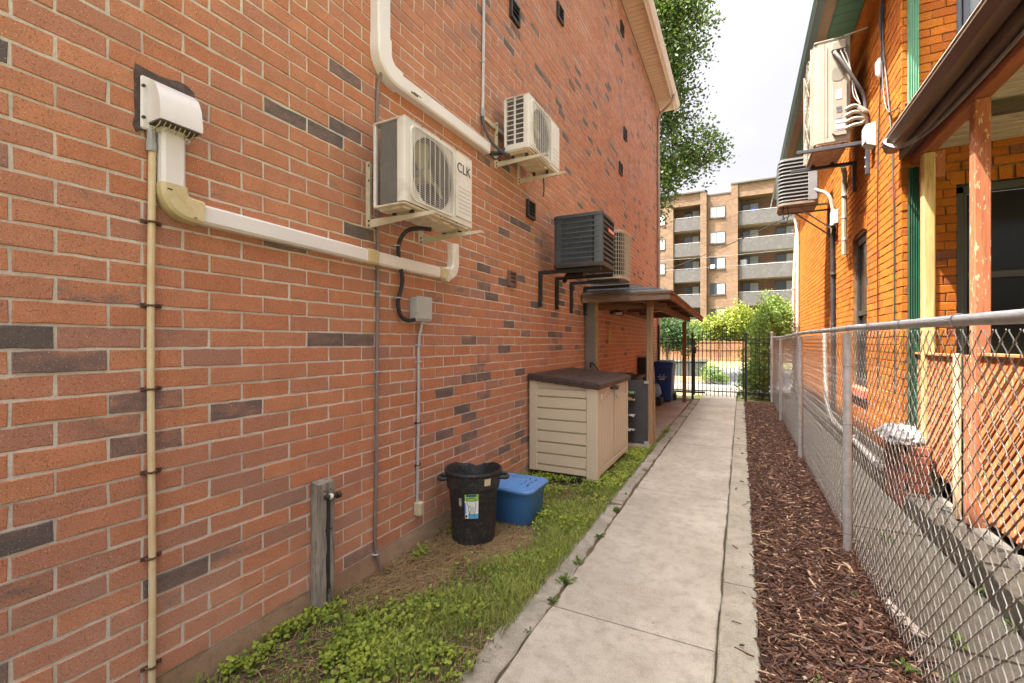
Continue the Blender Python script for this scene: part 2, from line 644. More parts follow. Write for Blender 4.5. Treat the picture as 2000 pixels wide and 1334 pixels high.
while y < 13.2:
    ln = r.uniform(0.7, 1.9)
    rough_slab(-1.175 + r.uniform(-.015, .015), -1.012 + r.uniform(-.010, .006), y, min(y + ln, 13.3) - 0.01, 0.006 + r.uniform(-.012, .01), y, 0.011, 0.05,
               amp=0.004).build('kerb_stone', old_kerb_m, kerb)
    y += ln
pad = bx('shelter_pad', concrete('pad_concrete', (0.25, 0.20, 0.16), (0.36, 0.30, 0.25), (0.12, 0.09, 0.07), 1.5, 0.4, 0.4), None, -2.22, -1.19, 6.75, 12.6, -0.1, 0.03, 0.01, kind='structure')

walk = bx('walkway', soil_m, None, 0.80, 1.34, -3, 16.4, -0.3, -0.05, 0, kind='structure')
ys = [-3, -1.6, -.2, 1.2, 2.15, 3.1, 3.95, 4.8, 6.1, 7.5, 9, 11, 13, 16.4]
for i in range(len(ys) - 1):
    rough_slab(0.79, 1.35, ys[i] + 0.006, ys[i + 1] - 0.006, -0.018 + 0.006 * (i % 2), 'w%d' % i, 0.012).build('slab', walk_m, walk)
hk = bx('house_kerb', soil_m, None, 1.37, 1.49, -3, 16.3, -0.3, 0.05, 0, kind='structure')
ys = [-3, -1.5, 0, 1.5, 2.7, 3.9, 4.6, 5.35, 6.6, 8.1, 9.9, 12, 14.2, 16.3]
for i in range(len(ys) - 1):
    rough_slab(1.355 + .01 * (i % 2), 1.50, ys[i] + 0.004, ys[i + 1] - 0.004, 0.15 + 0.012 * (i % 3), 'h%d' % i, 0.014, amp=0.004, drop=0.2).build('kerb_stone', walk_m, hk)

sheet('pavement', walk_m, -60, 60, 15.8, 18.0, -0.03, kind='structure')
bx('road_kerb', kerb_m, None, -60, 60, 18.0, 18.15, -0.2, -0.025, 0.01, kind='structure')
sheet('road', asphalt_m, -60, 60, 18.15, 30.4, -0.07, kind='structure')
bx('far_road_kerb', kerb_m, None, -60, 60, 30.4, 30.6, -0.2, 0.03, 0.01, kind='structure')
sheet('verge', grass_far, -60, 60, 30.6, 53, -0.02, 60, 20, 0.02, kind='structure')

# ================================================================== brick walls
def brick_mb(u0, u1, z0, z1, place, rr, b=0.004, depth=0.016, jit=0.0015):
    j = lambda: rr.uniform(-jit, jit)
    f = rr.uniform(-jit, jit) * 1.2
    cor = [(u0 + j(), z0 + j()), (u1 + j(), z0 + j()), (u1 + j(), z1 + j()), (u0 + j(), z1 + j())]
    sg = [(1, 1), (-1, 1), (-1, -1), (1, -1)]
    vs = [place(u + s[0] * b, z + s[1] * b, f + j() * 0.5) for (u, z), s in zip(cor, sg)]
    vs += [place(u, z, f - b) for (u, z) in cor]
    vs += [place(u, z, -depth) for (u, z) in cor]
    fs = [(0, 1, 2, 3)]
    for k in range(4):
        q = (k + 1) % 4
        fs += [(4 + k, 4 + q, q, k), (8 + k, 8 + q, 4 + q, 4 + k)]
    return vs, fs


def chipped_brick(u0, u1, z0, z1, place, rr, b=0.004, depth=0.016, jit=0.0015):
    """brick whose long edges wander and chip"""
    n = 5
    rim = [(u0 + (u1 - u0) * i / n, z0, 0, 1) for i in range(n + 1)] + [(u1 - (u1 - u0) * i / n, z1, 0, -1) for i in range(n + 1)]
    f = rr.uniform(-jit, jit) * 1.2
    o_, i_ = [], []
    for k, (u, z, _, s) in enumerate(rim):
        c = b * rr.uniform(.5, 1.2) + (b * rr.uniform(.5, 2.0) if rr.random() < .12 else 0)
        su = 1 if k in (0, 2 * n + 1) else (-1 if k in (n, n + 1) else 0)
        du, dz = rr.uniform(-jit, jit), rr.uniform(-jit, jit)
        o_.append((u + du, z + dz))
        i_.append((u + du + su * c, z + dz + s * c))
    m = len(rim)
    vs = [place(u, z, f) for u, z in i_] + [place(u, z, f - b) for u, z in o_] + [place(u, z, -depth) for u, z in o_]
    fs = [tuple(range(m))]
    for k in range(m):
        q = (k + 1) % m
        fs += [(m + k, m + q, q, k), (2 * m + k, 2 * m + q, m + q, m + k)]
    return vs, fs


def lay(u0, u1, z0, z1, Lb, pitch, off, holes=(), joint=0.0105):
    """list of bricks of a running bond; off(row) = position of one joint; holes cut it"""
    res = []
    nrow = int(round((z1 - z0) / pitch))
    for r_ in range(nrow):
        za, zb = z0 + r_ * pitch + joint / 2, z0 + (r_ + 1) * pitch - joint / 2
        cuts = [(u0, u1)]
        for (a, b, c, d) in holes:
            if za < d - 0.01 and zb > c + 0.01:
                nc = []
                for (p, q) in cuts:
                    if b <= p or a >= q:
                        nc.append((p, q))
                    else:
                        if a - p > 0.03: nc.append((p, a))
                        if q - b > 0.03: nc.append((b, q))
                cuts = nc
        j0 = off(r_)
        n0 = math.floor((u0 - j0) / Lb) - 1
        n1 = math.ceil((u1 - j0) / Lb) + 1
        for n in range(n0, n1):
            for (p, q) in cuts:
                a, b = max(p, j0 + n * Lb + joint / 2), min(q, j0 + (n + 1) * Lb - joint / 2)
                if b - a > 0.025:
                    res.append([a, b, za, zb, r_, n])
    return res


def build_bricks(bricks, place, tonefn, parent, mt, seed, limit, jit=0.0015, b=0.004, full=None):
    rr = random.Random(seed)
    for k in bricks:
        t, d = tonefn(k, rr)
        k += [t, d]
        u, z = (k[0] + k[1]) / 2, (k[2] + k[3]) / 2
        s = screen(*place(u, z, 0))
        a = 0.0
        if s and -40 < s[0] < 2040 and -30 < s[1] < 1364:
            p, q = screen(*place(k[0], z, 0)), screen(*place(k[1], z, 0))
            if p and q:
                a = abs(p[0] - q[0]) * FOC * (k[3] - k[2]) / s[2]
        k.append(a)
    order = sorted(range(len(bricks)), key=lambda i: -bricks[i][8])
    chosen = set(i for i in order[:limit] if bricks[i][8] > 0)
    variants = {}
    rest, tn, dk = MB(), [], []
    org = ORG.get(parent.name, (0, 0, 0))
    for i, k in enumerate(bricks):
        if i in chosen:
            key = (round(k[1] - k[0], 3), round(k[3] - k[2], 3), rr.randrange(14))
            if key not in variants:
                m = MB()
                o = place(0, 0, 0)
                pl = lambda u, z, w_: tuple(p - q for p, q in zip(place(u, z, w_), o))
                m.add(*chipped_brick(-key[0] / 2, key[0] / 2, -key[1] / 2, key[1] / 2, pl, rr, b, jit=jit))
                variants[key] = m.mesh('brick', mt, smooth=False)
            ob = inst(variants[key], 'brick', parent, place((k[0] + k[1]) / 2, (k[2] + k[3]) / 2, 0))
            ob['tone'], ob['dark'] = k[6], k[7]
        else:
            q0 = len(rest.f)
            rest.add(*(chipped_brick if k[8] > 250 else brick_mb)(k[0], k[1], k[2], k[3], place, rr, b, jit=jit))
            tn += [k[6]] * (len(rest.f) - q0)
            dk += [k[7]] * (len(rest.f) - q0)
    rest.build('brick_courses', mt, parent, smooth=False, kind='stuff', attrs={'tone': tn, 'dark': dk})


# ------------------------------------------------------------------ left building
WX = -2.22
brick_red = brick_mat('red_brick', (0.455, 0.165, 0.078), (0.51, 0.215, 0.108), (0.42, 0.18, 0.11), (0.235, 0.135, 0.105), (0.095, 0.078, 0.073), bloom=(0.58, 0.40, 0.32), spec=0.5, rough=0.72)
mortar = concrete('mortar', (0.52, 0.48, 0.41), (0.66, 0.61, 0.53), (0.38, 0.34, 0.29), 5, 0.3, 0.6)
bldg = thing('brick_building', 'tall red brick building with scattered charcoal bricks along left side of path', 'building', (WX, 6, 0))
wall = bx('wall', mortar, bldg, -2.9, WX - 0.0042, -8, 14.3, 0.127, 8.66, 0)
bx('foundation', found_m, bldg, -2.9, WX - 0.004, -8, 14.31, -0.3, 0.124, 0)
DARK = [(12, 95, .95), (567, 228, .9), (638, 268, .9), (697, 160, .85), (687, 260, .85), (705, 455, .9), (945, 527, .9), (960, 582, .9), (942, 560, .75),
        (987, 457, .85), (850, 582, .6), (995, 635, .85), (700, 655, .85), (69, 70, .42), (384, 216, .6), (195, 375, .52), (198, 568, .6), (54, 652, .95), (348, 658, .55),
        (135, 703, .78), (258, 775, .52), (330, 776, .75), (195, 832, .6), (330, 852, .75), (465, 800, .8), (560, 847, .55), (330, 935, .85), (260, 955, .5),
        (50, 1052, .95), (355, 1120, .95), (462, 1082, .7), (50, 1147, .65), (330, 1172, .6), (12, 1317, .9), (560, 975, .55), (680, 1095, .75), (640, 665, .85),
        (1027, 652, .7), (985, 682, .95), (943, 702, .6), (1015, 727, .95), (945, 736, .9), (916, 741, .85), (870, 766, .85), (963, 751, .7), (903, 800, .9),
        (915, 814, .8), (870, 850, .85), (915, 853, .8), (904, 874, .7), (984, 880, .95), (946, 771, .75), (1015, 789, .7), (831, 814, .6), (1003, 901, .65), (1098, 680, .85),
        (480, 385, .52), (655, 355, .5), (1000, 60, .7), (1013, 65, .75), (1040, 55, .8), (600, 470, .8)]
DK = {}
for (px, py, d) in DARK:
    s_, c_ = math.sin(YAW), math.cos(YAW)
    a = (px - 1000) / FOC
    dx, dy = -s_ + a * c_, c_ + a * s_
    t = WX / dx
    Yw, Zw = dy * t, CAM_H - (py - 669) / FOC * t
    rw = int((Zw - 0.13) / 0.0878)
    j0 = 1.2416 if rw % 2 == 0 else 1.395
    DK[rw, math.floor((Yw - j0) / 0.2666)] = d


def tone_left(k, rr):
    d = DK.get((k[4], k[5]))
    t = rr.random()
    near = k[0] < 3.2 and k[2] < 4.2
    if d is None:
        q = rr.random()
        d = 0.0
        if near:
            d = rr.uniform(.36, .5) if q < 0.09 else 0.0
        elif q < 0.055:
            d = rr.uniform(.75, 1)
        elif q < 0.17:
            d = rr.uniform(.4, .7)
    return t, d


bl = lay(-1.4, 14.3, 0.13, 0.13 + 97 * 0.0878, 0.2666, 0.0878, lambda r_: 1.2416 if r_ % 2 == 0 else 1.395)
build_bricks(bl, lambda u, z, o: (WX + o, u, z), tone_left, wall, brick_red, 3, 300, b=0.003, jit=0.0022)

beige_al = pm('beige_aluminium', (0.56, 0.40, 0.27), 0.5, 0.06, 3, (0.4, 0.28, 0.18), 0.3, 6, 0.6, 0.05)
eave = bx('eave_board', beige_al, bldg, WX, -1.79, -8, 14.55, 8.69, 8.72, 0)
y = 3.0
pmesh = MB().box(-0.20, 0.20, -0.071, 0.071, -0.008, 0.008, 0.005).mesh('soffit_panel', beige_al)
while y < 14.5:
    inst(pmesh, 'soffit_panel', eave, (-2.0, y, 8.678))
    y += 0.15
bx('fascia', beige_al, bldg, -1.80, -1.775, -8, 14.56, 8.60, 8.86, 0.004)
gp = [(-1.774, 8.70), (-1.72, 8.70), (-1.70, 8.74), (-1.66, 8.80), (-1.655, 8.84), (-1.665, 8.84), (-1.67, 8.81), (-1.71, 8.755), (-1.725, 8.715), (-1.774, 8.715)]
MB().prism(gp, 1, -8, 14.58).build('gutter', pm('gutter_beige', (0.62, 0.50, 0.40), 0.45, 0.05), bldg)
MB().prism([(-3.6, 9.4), (-1.75, 8.87), (-1.75, 8.90), (-3.6, 9.45)], 1, -8, 14.6).build('roof', pm('dark_shingle', (0.07, 0.065, 0.06), 0.9, 0.3), bldg)
MB().prism([(-3.6, 8.66), (-2.23, 8.66), (-2.23, 8.99), (-3.6, 9.39)], 1, 14.2, 14.29).build('gable_end', beige_al, bldg)
dsp = [(-1.73, 13.72, 8.72), (-1.74, 13.72, 8.62), (-1.80, 13.74, 8.52), (-2.08, 13.86, 8.36), (-2.15, 13.88, 8.28), (-2.17, 13.88, 8.15), (-2.17, 13.88, 5), (-2.17, 13.88, 0.1)]
ds = MB().tube(dsp, 0.042, 8).build('downspout', pm('taupe_metal', (0.36, 0.26, 0.21), 0.5, 0.08), bldg)
for z in (2.4, 4.6, 6.8):
    bx('strap', MATS['taupe_metal'], ds, -2.218, -2.12, 13.825, 13.935, z, z + 0.03, 0.003)
vent_m = pm('dark_bronze_vent', (0.035, 0.03, 0.03), 0.5, 0.2)
vent_b = pm('brown_vent', (0.16, 0.09, 0.07), 0.6, 0.15)
for (y, z, mt, ns, s) in ((4.41, 5.17, vent_m, 3, .11), (5.80, 6.06, vent_m, 3, .11), (9.42, 8.1, vent_m, 3, .12), (9.70, 6.02, vent_m, 3, .12), (9.29, 5.14, vent_m, 4, .12),
                          (4.83, 3.12, vent_m, 4, .105), (4.34, 2.245, vent_b, 3, .085)):
    fr = MB()
    t = s * 0.24
    fr.box(WX - .001, WX + .035, y - s, y - s + t, z - s, z + s, .004).box(WX - .001, WX + .035, y + s - t, y + s, z - s, z + s, .004)
    fr.box(WX - .001, WX + .034, y - s + t, y + s - t, z - s, z - s + t, .004).box(WX - .001, WX + .034, y - s + t, y + s - t, z + s - t, z + s, .004)
    fr.box(WX - .001, WX + .004, y - s + t, y + s - t, z - s + t, z + s - t)
    v = fr.build('wall_vent', mt, bldg)
    for k in range(ns):
        zc = z - s + t + (k + 0.5) * (2 * s - 2 * t) / ns
        MB().prism([(WX + .004, zc + .014), (WX + .03, zc - .012), (WX + .03, zc - .018), (WX + .004, zc + .006)], 1, y - s + t, y + s - t).build('louvre', mt, v)

# ------------------------------------------------------------------ right house
HX, HY = 1.5, 6.067
brick_or = brick_mat('orange_brick', (0.34, 0.092, 0.011), (0.39, 0.122, 0.012), (0.30, 0.075, 0.011), (0.21, 0.055, 0.014), (0.10, 0.05, 0.04), 0.45, spec=0.08)
mortar_or = concrete('old_mortar', (0.12, 0.07, 0.035), (0.26, 0.16, 0.08), (0.05, 0.028, 0.018), 8, 0.4, 0.8)
house = thing('orange_brick_house', 'sunlit old orange brick house with green eaves beyond the chain link fence', 'house', (HX, 10, 0))
hw = MB().box(HX + .013, HX + .3, HY + .02, 7.51, .1, 6.25).box(HX + .013, HX + .3, 8.38, 16.43, .1, 6.25).box(HX + .013, HX + .3, 7.51, 8.38, .1, .93).box(HX + .013, HX + .3, 7.51, 8.38, 3.08, 6.25).build('side_wall', mortar_or, house, smooth=False)
fw = MB().box(HX + 0.02, 1.93, HY + 0.013, HY + 0.3, 0.1, 6.25).box(1.93, 3.2, HY + 0.014, HY + 0.3, 3.15, 4.30).box(3.2, 6, HY + 0.013, HY + 0.3, 0.1, 6.25)
fw = fw.box(1.93, 3.2, HY + 0.014, HY + 0.3, 0.1, 1.1).build('end_wall', mortar_or, house)
PI_, LB = 0.088, 0.233


def tone_or(k, rr):
    return rr.random(), (rr.uniform(.38, .6) if rr.random() < 0.10 else 0.0)


def tone_end(k, rr):
    d = 0.0
    if k[2] < 3.45:
        d = rr.choice((0, 0, .4, .5, .6, .7, .35)) if k[0] < 1.68 else rr.choice((0, 0, .3, .45, .55, .8))
    return rr.random(), d


roff = [random.Random(i).uniform(-.02, .02) for i in range(90)]
sb = lay(HY, 16.43, 0.30, 0.30 + 67 * PI_, LB, PI_, lambda r_: HY + (LB if r_ % 2 else LB / 2) + roff[r_], holes=[(7.51, 8.38, 0.93, 3.08), (7.45, 8.45, 0.80, 0.93)], joint=.0085)
build_bricks(sb, lambda u, z, o: (HX - o, u, z), tone_or, hw, brick_or, 11, 300, 0.0028, 0.004)
eb = lay(HX, 4.0, 0.30, 0.30 + 67 * PI_, LB, PI_, lambda r_: HX + (LB / 2 if r_ % 2 else LB) + roff[r_], holes=[(1.935, 3.2, 1.0, 3.27), (1.935, 2.9, 4.42, 6.2), (1.83, 3.0, 4.28, 4.44)], joint=.0085)
build_bricks(eb, lambda u, z, o: (u, HY - o, z), tone_end, fw, brick_or, 12, 300, 0.0028, 0.004)
stone_m = concrete('foundation_stone', (0.12, 0.105, 0.085), (0.20, 0.18, 0.15), (0.12, 0.10, 0.08), 3, 0.4, 0.8)
bx('foundation', stone_m, house, HX - .01, HX + 0.25, HY - .01, 16.44, -0.3, 0.295, 0)
# side window: segmental arch, frame, panes, brick sill
wf = pm('dark_window_frame', (0.035, 0.03, 0.028), 0.45, 0.2)
glz = glass_mat('window_glass', (0.012, 0.012, 0.013), .12, .18)
ww = MB().box(HX + .05, HX + .12, 7.515, 7.58, .95, 3.07, .005).box(HX + .05, HX + .12, 8.31, 8.375, .95, 3.07, .005)
ww = ww.box(HX + .05, HX + .12, 7.58, 8.31, 2.98, 3.07, .005).box(HX + .05, HX + .12, 7.58, 8.31, .95, 1.03, .005).box(HX + .055, HX + .11, 7.58, 8.31, 1.95, 2.02, .004).build('side_window', wf, house)
bx('pane', glz, ww, HX + .085, HX + .09, 7.58, 8.31, 1.03, 1.95, 0)
bx('pane', glz, ww, HX + .075, HX + .08, 7.58, 8.31, 2.02, 2.98, 0)
bx('blind', pm('grey_blind', (0.45, 0.45, 0.46), 0.6, 0.05), ww, HX + .14, HX + .15, 7.60, 8.0, 1.03, 2.98, 0)
bx('reveal_back', wf, ww, HX + .25, HX + .26, 7.515, 8.375, .95, 3.07, 0)
for k in range(9):
    a0, a1 = -0.30 + 0.6667 * k / 10, -0.30 + 0.6667 * (k + 0.92) / 10
    cy, cz, r0, r1 = 7.945, 1.66, 1.48, 1.66
    q = [(cy + rr_ * math.sin(a), cz + rr_ * math.cos(a)) for rr_, a in ((r0, a0), (r1, a0), (r1, a1), (r0, a1))]
    o_ = MB().prism(q, 0, HX - .004, HX + .06).build('arch_brick', brick_or, ww, smooth=False)
    o_['tone'], o_['dark'] = rnd.random(), 0.3
bx('sill', pm('red_sill', (0.40, 0.10, 0.055), 0.8, 0.2, 12, bump=0.5), ww, HX - .06, HX + .1, 7.45, 8.45, .805, .925, .012)
# end wall windows
w2 = MB().box(1.94, 1.985, HY + .03, HY + .1, 4.44, 6.2, .004).box(2.0, 2.05, HY + .04, HY + .1, 4.44, 6.2, .004).box(1.94, 2.9, HY + .035, HY + .1, 4.44, 4.49, .004).build('upper_window', pm('slate_frame', (0.06, 0.065, 0.08), 0.45, 0.1), house)
bx('pane', glass_mat('curtained_glass', (0.16, 0.18, 0.20), 0.25), w2, 2.04, 2.9, HY + .09, HY + .095, 4.49, 6.2, 0)
bx('sill', MATS['red_sill'], w2, 1.835, 2.95, HY - .05, HY + .1, 4.285, 4.435, .012)
w3 = MB().box(1.94, 2.0, HY + .03, HY + .1, 1.0, 3.13, .004).box(1.94, 3.2, HY + .03, HY + .1, 3.06, 3.14, .004).box(2.0, 2.03, HY + .05, HY + .1, 1.0, 3.06, .004).box(2.03, 3.2, HY + .05, HY + .11, 2.20, 2.27, .004).box(2.03, 3.2, HY + .06, HY + .11, 1.75, 1.78, .003).build('porch_window', wf, house)
bx('pane', glz, w3, 2.03, 3.2, HY + .1, HY + .105, 1.0, 3.06, 0)
for k in range(10):
    u0 = 1.93 + 0.115 * k
    q = [(u0 - .04 + .004 * k, 3.15), (u0 + .065 - .001 * k, 3.15), (u0 + .065 + .0 * k, 3.275), (u0 - .045 + .004 * k, 3.275)]
    o_ = MB().prism(q, 1, HY - .004, HY + .05).build('arch_brick', brick_or, w3, smooth=False)
    o_['tone'], o_['dark'] = rnd.random(), 0.42
green_p = pm('green_paint', (0.045, 0.13, 0.075), 0.5, 0.12, 5, (0.10, 0.14, 0.10), 0.3, 9, 0.58, 0.1)
sf = bx('soffit', green_p, house, 1.02, HX, HY - .6, 16.75, 6.22, 6.25, 0)
smesh = MB().box(-.16, .16, -.098, .098, -.006, .006, .004).mesh('soffit_board', green_p)
y = 6.3
while y < 16.7:
    inst(smesh, 'soffit_board', sf, (1.34, y, 6.212))
    y += 0.2
bx('soffit_trim', pm('brown_trim', (0.20, 0.13, 0.075), 0.6, 0.2), sf, 1.025, 1.165, HY - .6, 16.76, 6.195, 6.217, .004)
MB().prism([(1.02, 6.16), (.93, 6.18), (.90, 6.30), (.92, 6.30), (1.02, 6.28)], 1, HY - .65, 16.8).build('gutter', pm('dark_green_gutter', (0.03, 0.05, 0.042), 0.4, 0.15), house)
MB().prism([(1.0, 6.30), (4.0, 8.2), (4.0, 8.26), (.97, 6.34)], 1, HY - .6, 16.8).build('roof', MATS['dark_shingle'], house)
# fluted green downspout on the end wall
fl = []
for i in range(9):
    fl.append((1.545 + .0095 * i, (HY - .085) + (.012 if i % 2 else 0)))
fl += [(1.625, HY - .015), (1.545, HY - .015)]
gd = MB().prism(fl, 2, 3.86, 6.2).build('downspout', pm('green_metal', (0.085, 0.21, 0.13), 0.4, 0.08, 5, (0.20, 0.30, 0.22), 0.3, 10, 0.6, 0.05), house, smooth=False)
bx('downspout_shoe', MATS['green_metal'], gd, 1.525, 1.66, HY - .17, HY - .012, 3.60, 3.86, .02)
MB().prism([(x - .005, yy - .03) for x, yy in fl], 2, .4, 3.35).build('downspout_lower', pm('dark_green_metal', (0.012, 0.055, 0.03), 0.45, 0.12), gd, smooth=False)

# ================================================================== things fixed to the left wall
def clips(parent, y, zs, r_, mt, name='clip', x=WX):
    for z in zs:
        m = MB().box(x - .001, x + .006, y - r_ - .02, y + r_ + .03, z - .009, z + .009, .002)
        m.tube([(x + .004, y - r_ - .004, z), (x + r_ * 1.4, y - r_ - .003, z), (x + 2 * r_ + .006, y, z), (x + r_ * 1.4, y + r_ + .003, z), (x + .004, y + r_ + .004, z)], .005, 6)
        m.tube([(x + .004, y + r_ + .02, z), (x + .014, y + r_ + .02, z)], .006, 6)
        m.build(name, mt, parent)


# --- vent hood with white duct run
t = thing('line_set_cover', 'white duct cover running from louvred wall hood to below the near air conditioner', 'duct', (WX, 1.06, 2.1))
rr = random.Random(2)
poly = []
for (a, b, c, d) in ((.945, 2.42, .945, 2.70), (.945, 2.70, 1.175, 2.712), (1.175, 2.70, 1.178, 2.56), (1.165, 2.56, .95, 2.42)):
    for i in range(7):
        poly.append((a + (c - a) * i / 7 + rr.uniform(-.006, .006), b + (d - b) * i / 7 + rr.uniform(-.007, .007)))
MB().prism(poly, 0, WX - .002, WX + .006).build('sealant_patch', pm('dark_sealant', (0.075, 0.055, 0.052), 0.8, 0.4, 30, (0.25, 0.2, 0.18), 0.5, 40, 0.6, 0.5), t, smooth=False)
bx('flange', white_pvc, t, WX + .006, WX + .022, .962, 1.150, 2.445, 2.665, .006)
prof = [(WX + .02, 2.655), (WX + .05, 2.648), (WX + .085, 2.62), (WX + .108, 2.57), (WX + .118, 2.50), (WX + .118, 2.475), (WX + .02, 2.475)]
hd = MB().prism(prof, 1, .985, 1.148).build('hood', white_pvc, t)
for k in range(9):
    y = .992 + k * .0185
    MB().tube([(WX + .113, y, 2.478), (WX + .09, y, 2.456), (WX + .05, y, 2.446), (WX + .022, y, 2.446)], .0022, 5).build('grille_wire', yellow_pvc, hd)
bx('hood_shade_sheet', dark_plastic, hd, WX + .022, WX + .11, .99, 1.143, 2.468, 2.474, 0)  # dark sheet stands in for the shade inside the hood mouth
for z in (2.62, 2.49):
    MB().tube([(WX + .02, .969, z), (WX + .028, .969, z)], .007, 8).build('screw', rust, hd)
MB().ribbon([(1.066, 2.47), (1.066, 2.22)], .092, WX, WX + .062).build('duct_upright', white_pvc, t)
el = MB().ribbon([(1.066, 2.235)] + [(a, b) for a, b in arc(1.135, 2.215, .069, 180, 270, 6)] + [(1.18, 2.142)], .104, WX, WX + .072).build('elbow', yellow_pvc, t)
bx('slot', rust, el, WX + .070, WX + .0735, 1.032, 1.052, 2.205, 2.211, .001)
bx('slot', rust, el, WX + .070, WX + .0735, 1.135, 1.150, 2.108, 2.113, .001)
MB().ribbon([(1.18, 2.141), (2.2, 2.127), (3.07, 2.127)], .088, WX, WX + .06).build('duct_run', white_pvc, t)
for y in (2.235, 3.03):
    MB().ribbon([(y - .05, 2.127), (y + .05, 2.127)], .097, WX - .001, WX + .065).build('coupler', yellow_pvc, t)
MB().ribbon([(3.05, 2.127), (3.10, 2.127)] + arc(3.10, 2.232, .105, -90, 0, 7) + [(3.206, 2.36), (3.20, 2.40)], .092, WX, WX + .064).build('end_bend', pm('white_flexible', (0.66, 0.63, 0.58), 0.5, 0.1, 20), t)

# --- upper duct
t = thing('upper_line_cover', 'broad white duct cover dropping from above and turning toward the far mini split', 'duct', (WX, 2.33, 3.43))
MB().ribbon([(2.33, 6.2), (2.33, 3.60)], .122, WX, WX + .075).build('duct_upright', white_pvc, t)
MB().ribbon([(2.33, 3.63), (2.33, 3.57)] + arc(2.455, 3.545, .125, 180, 265, 8) + [(2.50, 3.418)], .132, WX - .001, WX + .083).build('elbow', white_pvc, t)
MB().ribbon([(2.48, 3.418), (3.77, 3.432)], .108, WX, WX + .072).build('duct_run', white_pvc, t)
MB().box(WX + .07, WX + .0735, 2.60, 2.68, 3.385, 3.40, .001).box(WX + .07, WX + .0737, 2.63, 2.72, 3.40, 3.408, .001).build('moss_stain', pm('moss', (0.12, 0.11, 0.04), 0.9, 0.4, 60), t)
MB().tube([(WX + .03, 3.74, 3.42), (WX + .05, 3.80, 3.40), (WX + .10, 3.88, 3.42), (WX + .13, 3.94, 3.47), (WX + .14, 4.0, 3.55)], .022, 8).build('insulated_line', rubber, t)
MB().tube([(WX + .03, 3.74, 3.44), (WX + .06, 3.79, 3.37), (WX + .09, 3.84, 3.345), (WX + .12, 3.90, 3.40), (WX + .14, 3.97, 3.47)], .007, 6).build('thin_cable', rubber, t)

# --- conduits
t = thing('yellowed_conduit', 'yellowed plastic pipe clipped upright at the left of the brick wall', 'pipe', (WX, 1, 0))
pts = [(WX + .016, 1.0 + .003 * math.sin(z * 3.1), z) for z in [-.03 + i * .12 for i in range(21)]]
MB().tube(pts, .0135, 10).build('pipe', pm('yellowed_pipe', (0.60, 0.50, 0.32), 0.45, 0.12, 5, (0.42, 0.24, 0.08), 0.7, 5, 0.52, 0.05, stretch=(1, 1, .6)), t)
MB().tube([(WX + .016, 1.0, 2.36), (WX + .016, 1.0, 2.40), (WX + .016, 1.0, 2.402), (WX + .016, 1.0, 2.46)], [.019, .019, .016, .016], 10).build('fitting', grey_pvc, t)
clips(t, 1.0, (2.065, 1.715, 1.365, 1.017, .657, .20), .0135, rust)

t = thing('brown_conduit', 'thin brown conduit running straight down behind the near air conditioner', 'pipe', (WX, 2.32, 0))
MB().tube([(WX + .03, 2.34, 3.40), (WX + .016, 2.325, 3.3), (WX + .014, 2.323, 2.6), (WX + .014, 2.324, 2.0), (WX + .014, 2.316, 1.4), (WX + .014, 2.312, .7), (WX + .014, 2.305, .14), (WX + .02, 2.33, .06), (WX + .03, 2.345, -.02)], .0115, 8).build('pipe', brown_pvc, t)
clips(t, 2.323, (1.905, 1.36), .0115, galv)
clips(t, 2.305, (.125,), .0115, galv)

t = thing('upper_conduit', 'slim light grey conduit rising from the far mini split up the wall', 'pipe', (WX, 3.72, 3.7))
MB().tube([(WX + .018, 3.742, 6.5), (WX + .018, 3.735, 4.6), (WX + .018, 3.715, 3.74)], .0145, 8).build('pipe', pm('pale_conduit', (0.50, 0.49, 0.49), 0.5, 0.06), t)
MB().tube([(WX + .018, 3.715, 3.80), (WX + .018, 3.713, 3.72)], .02, 8).build('coupling', grey_pvc, t)
MB().tube([(WX + .018, 3.713, 3.73), (WX + .03, 3.712, 3.64), (WX + .08, 3.76, 3.50), (WX + .14, 3.85, 3.42), (WX + .20, 3.93, 3.40)], .014, 8).build('flexible_lead', pm('dark_flex', (0.06, 0.065, 0.07), 0.5, 0.15), t)
clips(t, 3.728, (4.25, 5.3), .0145, galv)

t = thing('disconnect_switch', 'small grey switch box on the brick wall with conduit below', 'electrical box', (WX, 2.755, 1.72))
bxo = bx('enclosure', grey_box, t, WX, WX + .07, 2.665, 2.85, 1.72, 1.90, .006)
bx('cover', grey_box, bxo, WX + .069, WX + .082, 2.66, 2.842, 1.735, 1.908, .005)
bx('hinge', grey_box, bxo, WX + .06, WX + .09, 2.655, 2.667, 1.78, 1.86, .003)
pts = [(WX + .04, 2.77, 1.73), (WX + .03, 2.768, 1.66), (WX + .016, 2.765, 1.6), (WX + .015, 2.758, 1.1), (WX + .015, 2.748, .6), (WX + .015, 2.743, .34)]
MB().tube(pts, .0115, 8).build('conduit', pm('zinc_conduit', (0.42, 0.43, 0.45), 0.45, 0.12, 16, metal=0.3), t)
clips(t, 2.764, (1.54, 1.41), .0115, galv)
clips(t, 2.753, (.945, .62), .0115, rust)
bo = MB().box(WX, WX + .055, 2.715, 2.772, .245, .345, .006).build('outlet_body', pm('tan_outlet', (0.48, 0.42, 0.28), 0.5, 0.1), t)
bx('cap', MATS['tan_outlet'], bo, WX + .05, WX + .062, 2.72, 2.766, .25, .34, .004)
fx = MB().tube([(-1.98, 2.62, 2.37), (-2.04, 2.56, 2.372), (-2.12, 2.52, 2.355), (-2.17, 2.497, 2.27), (-2.18, 2.506, 2.143), (-2.18, 2.545, 2.02), (-2.185, 2.53, 1.93), (-2.185, 2.503, 1.85), (-2.185, 2.53, 1.755), (-2.18, 2.60, 1.722), (-2.17, 2.67, 1.73)], .0155, 8).build('flexible_lead', rubber, t)
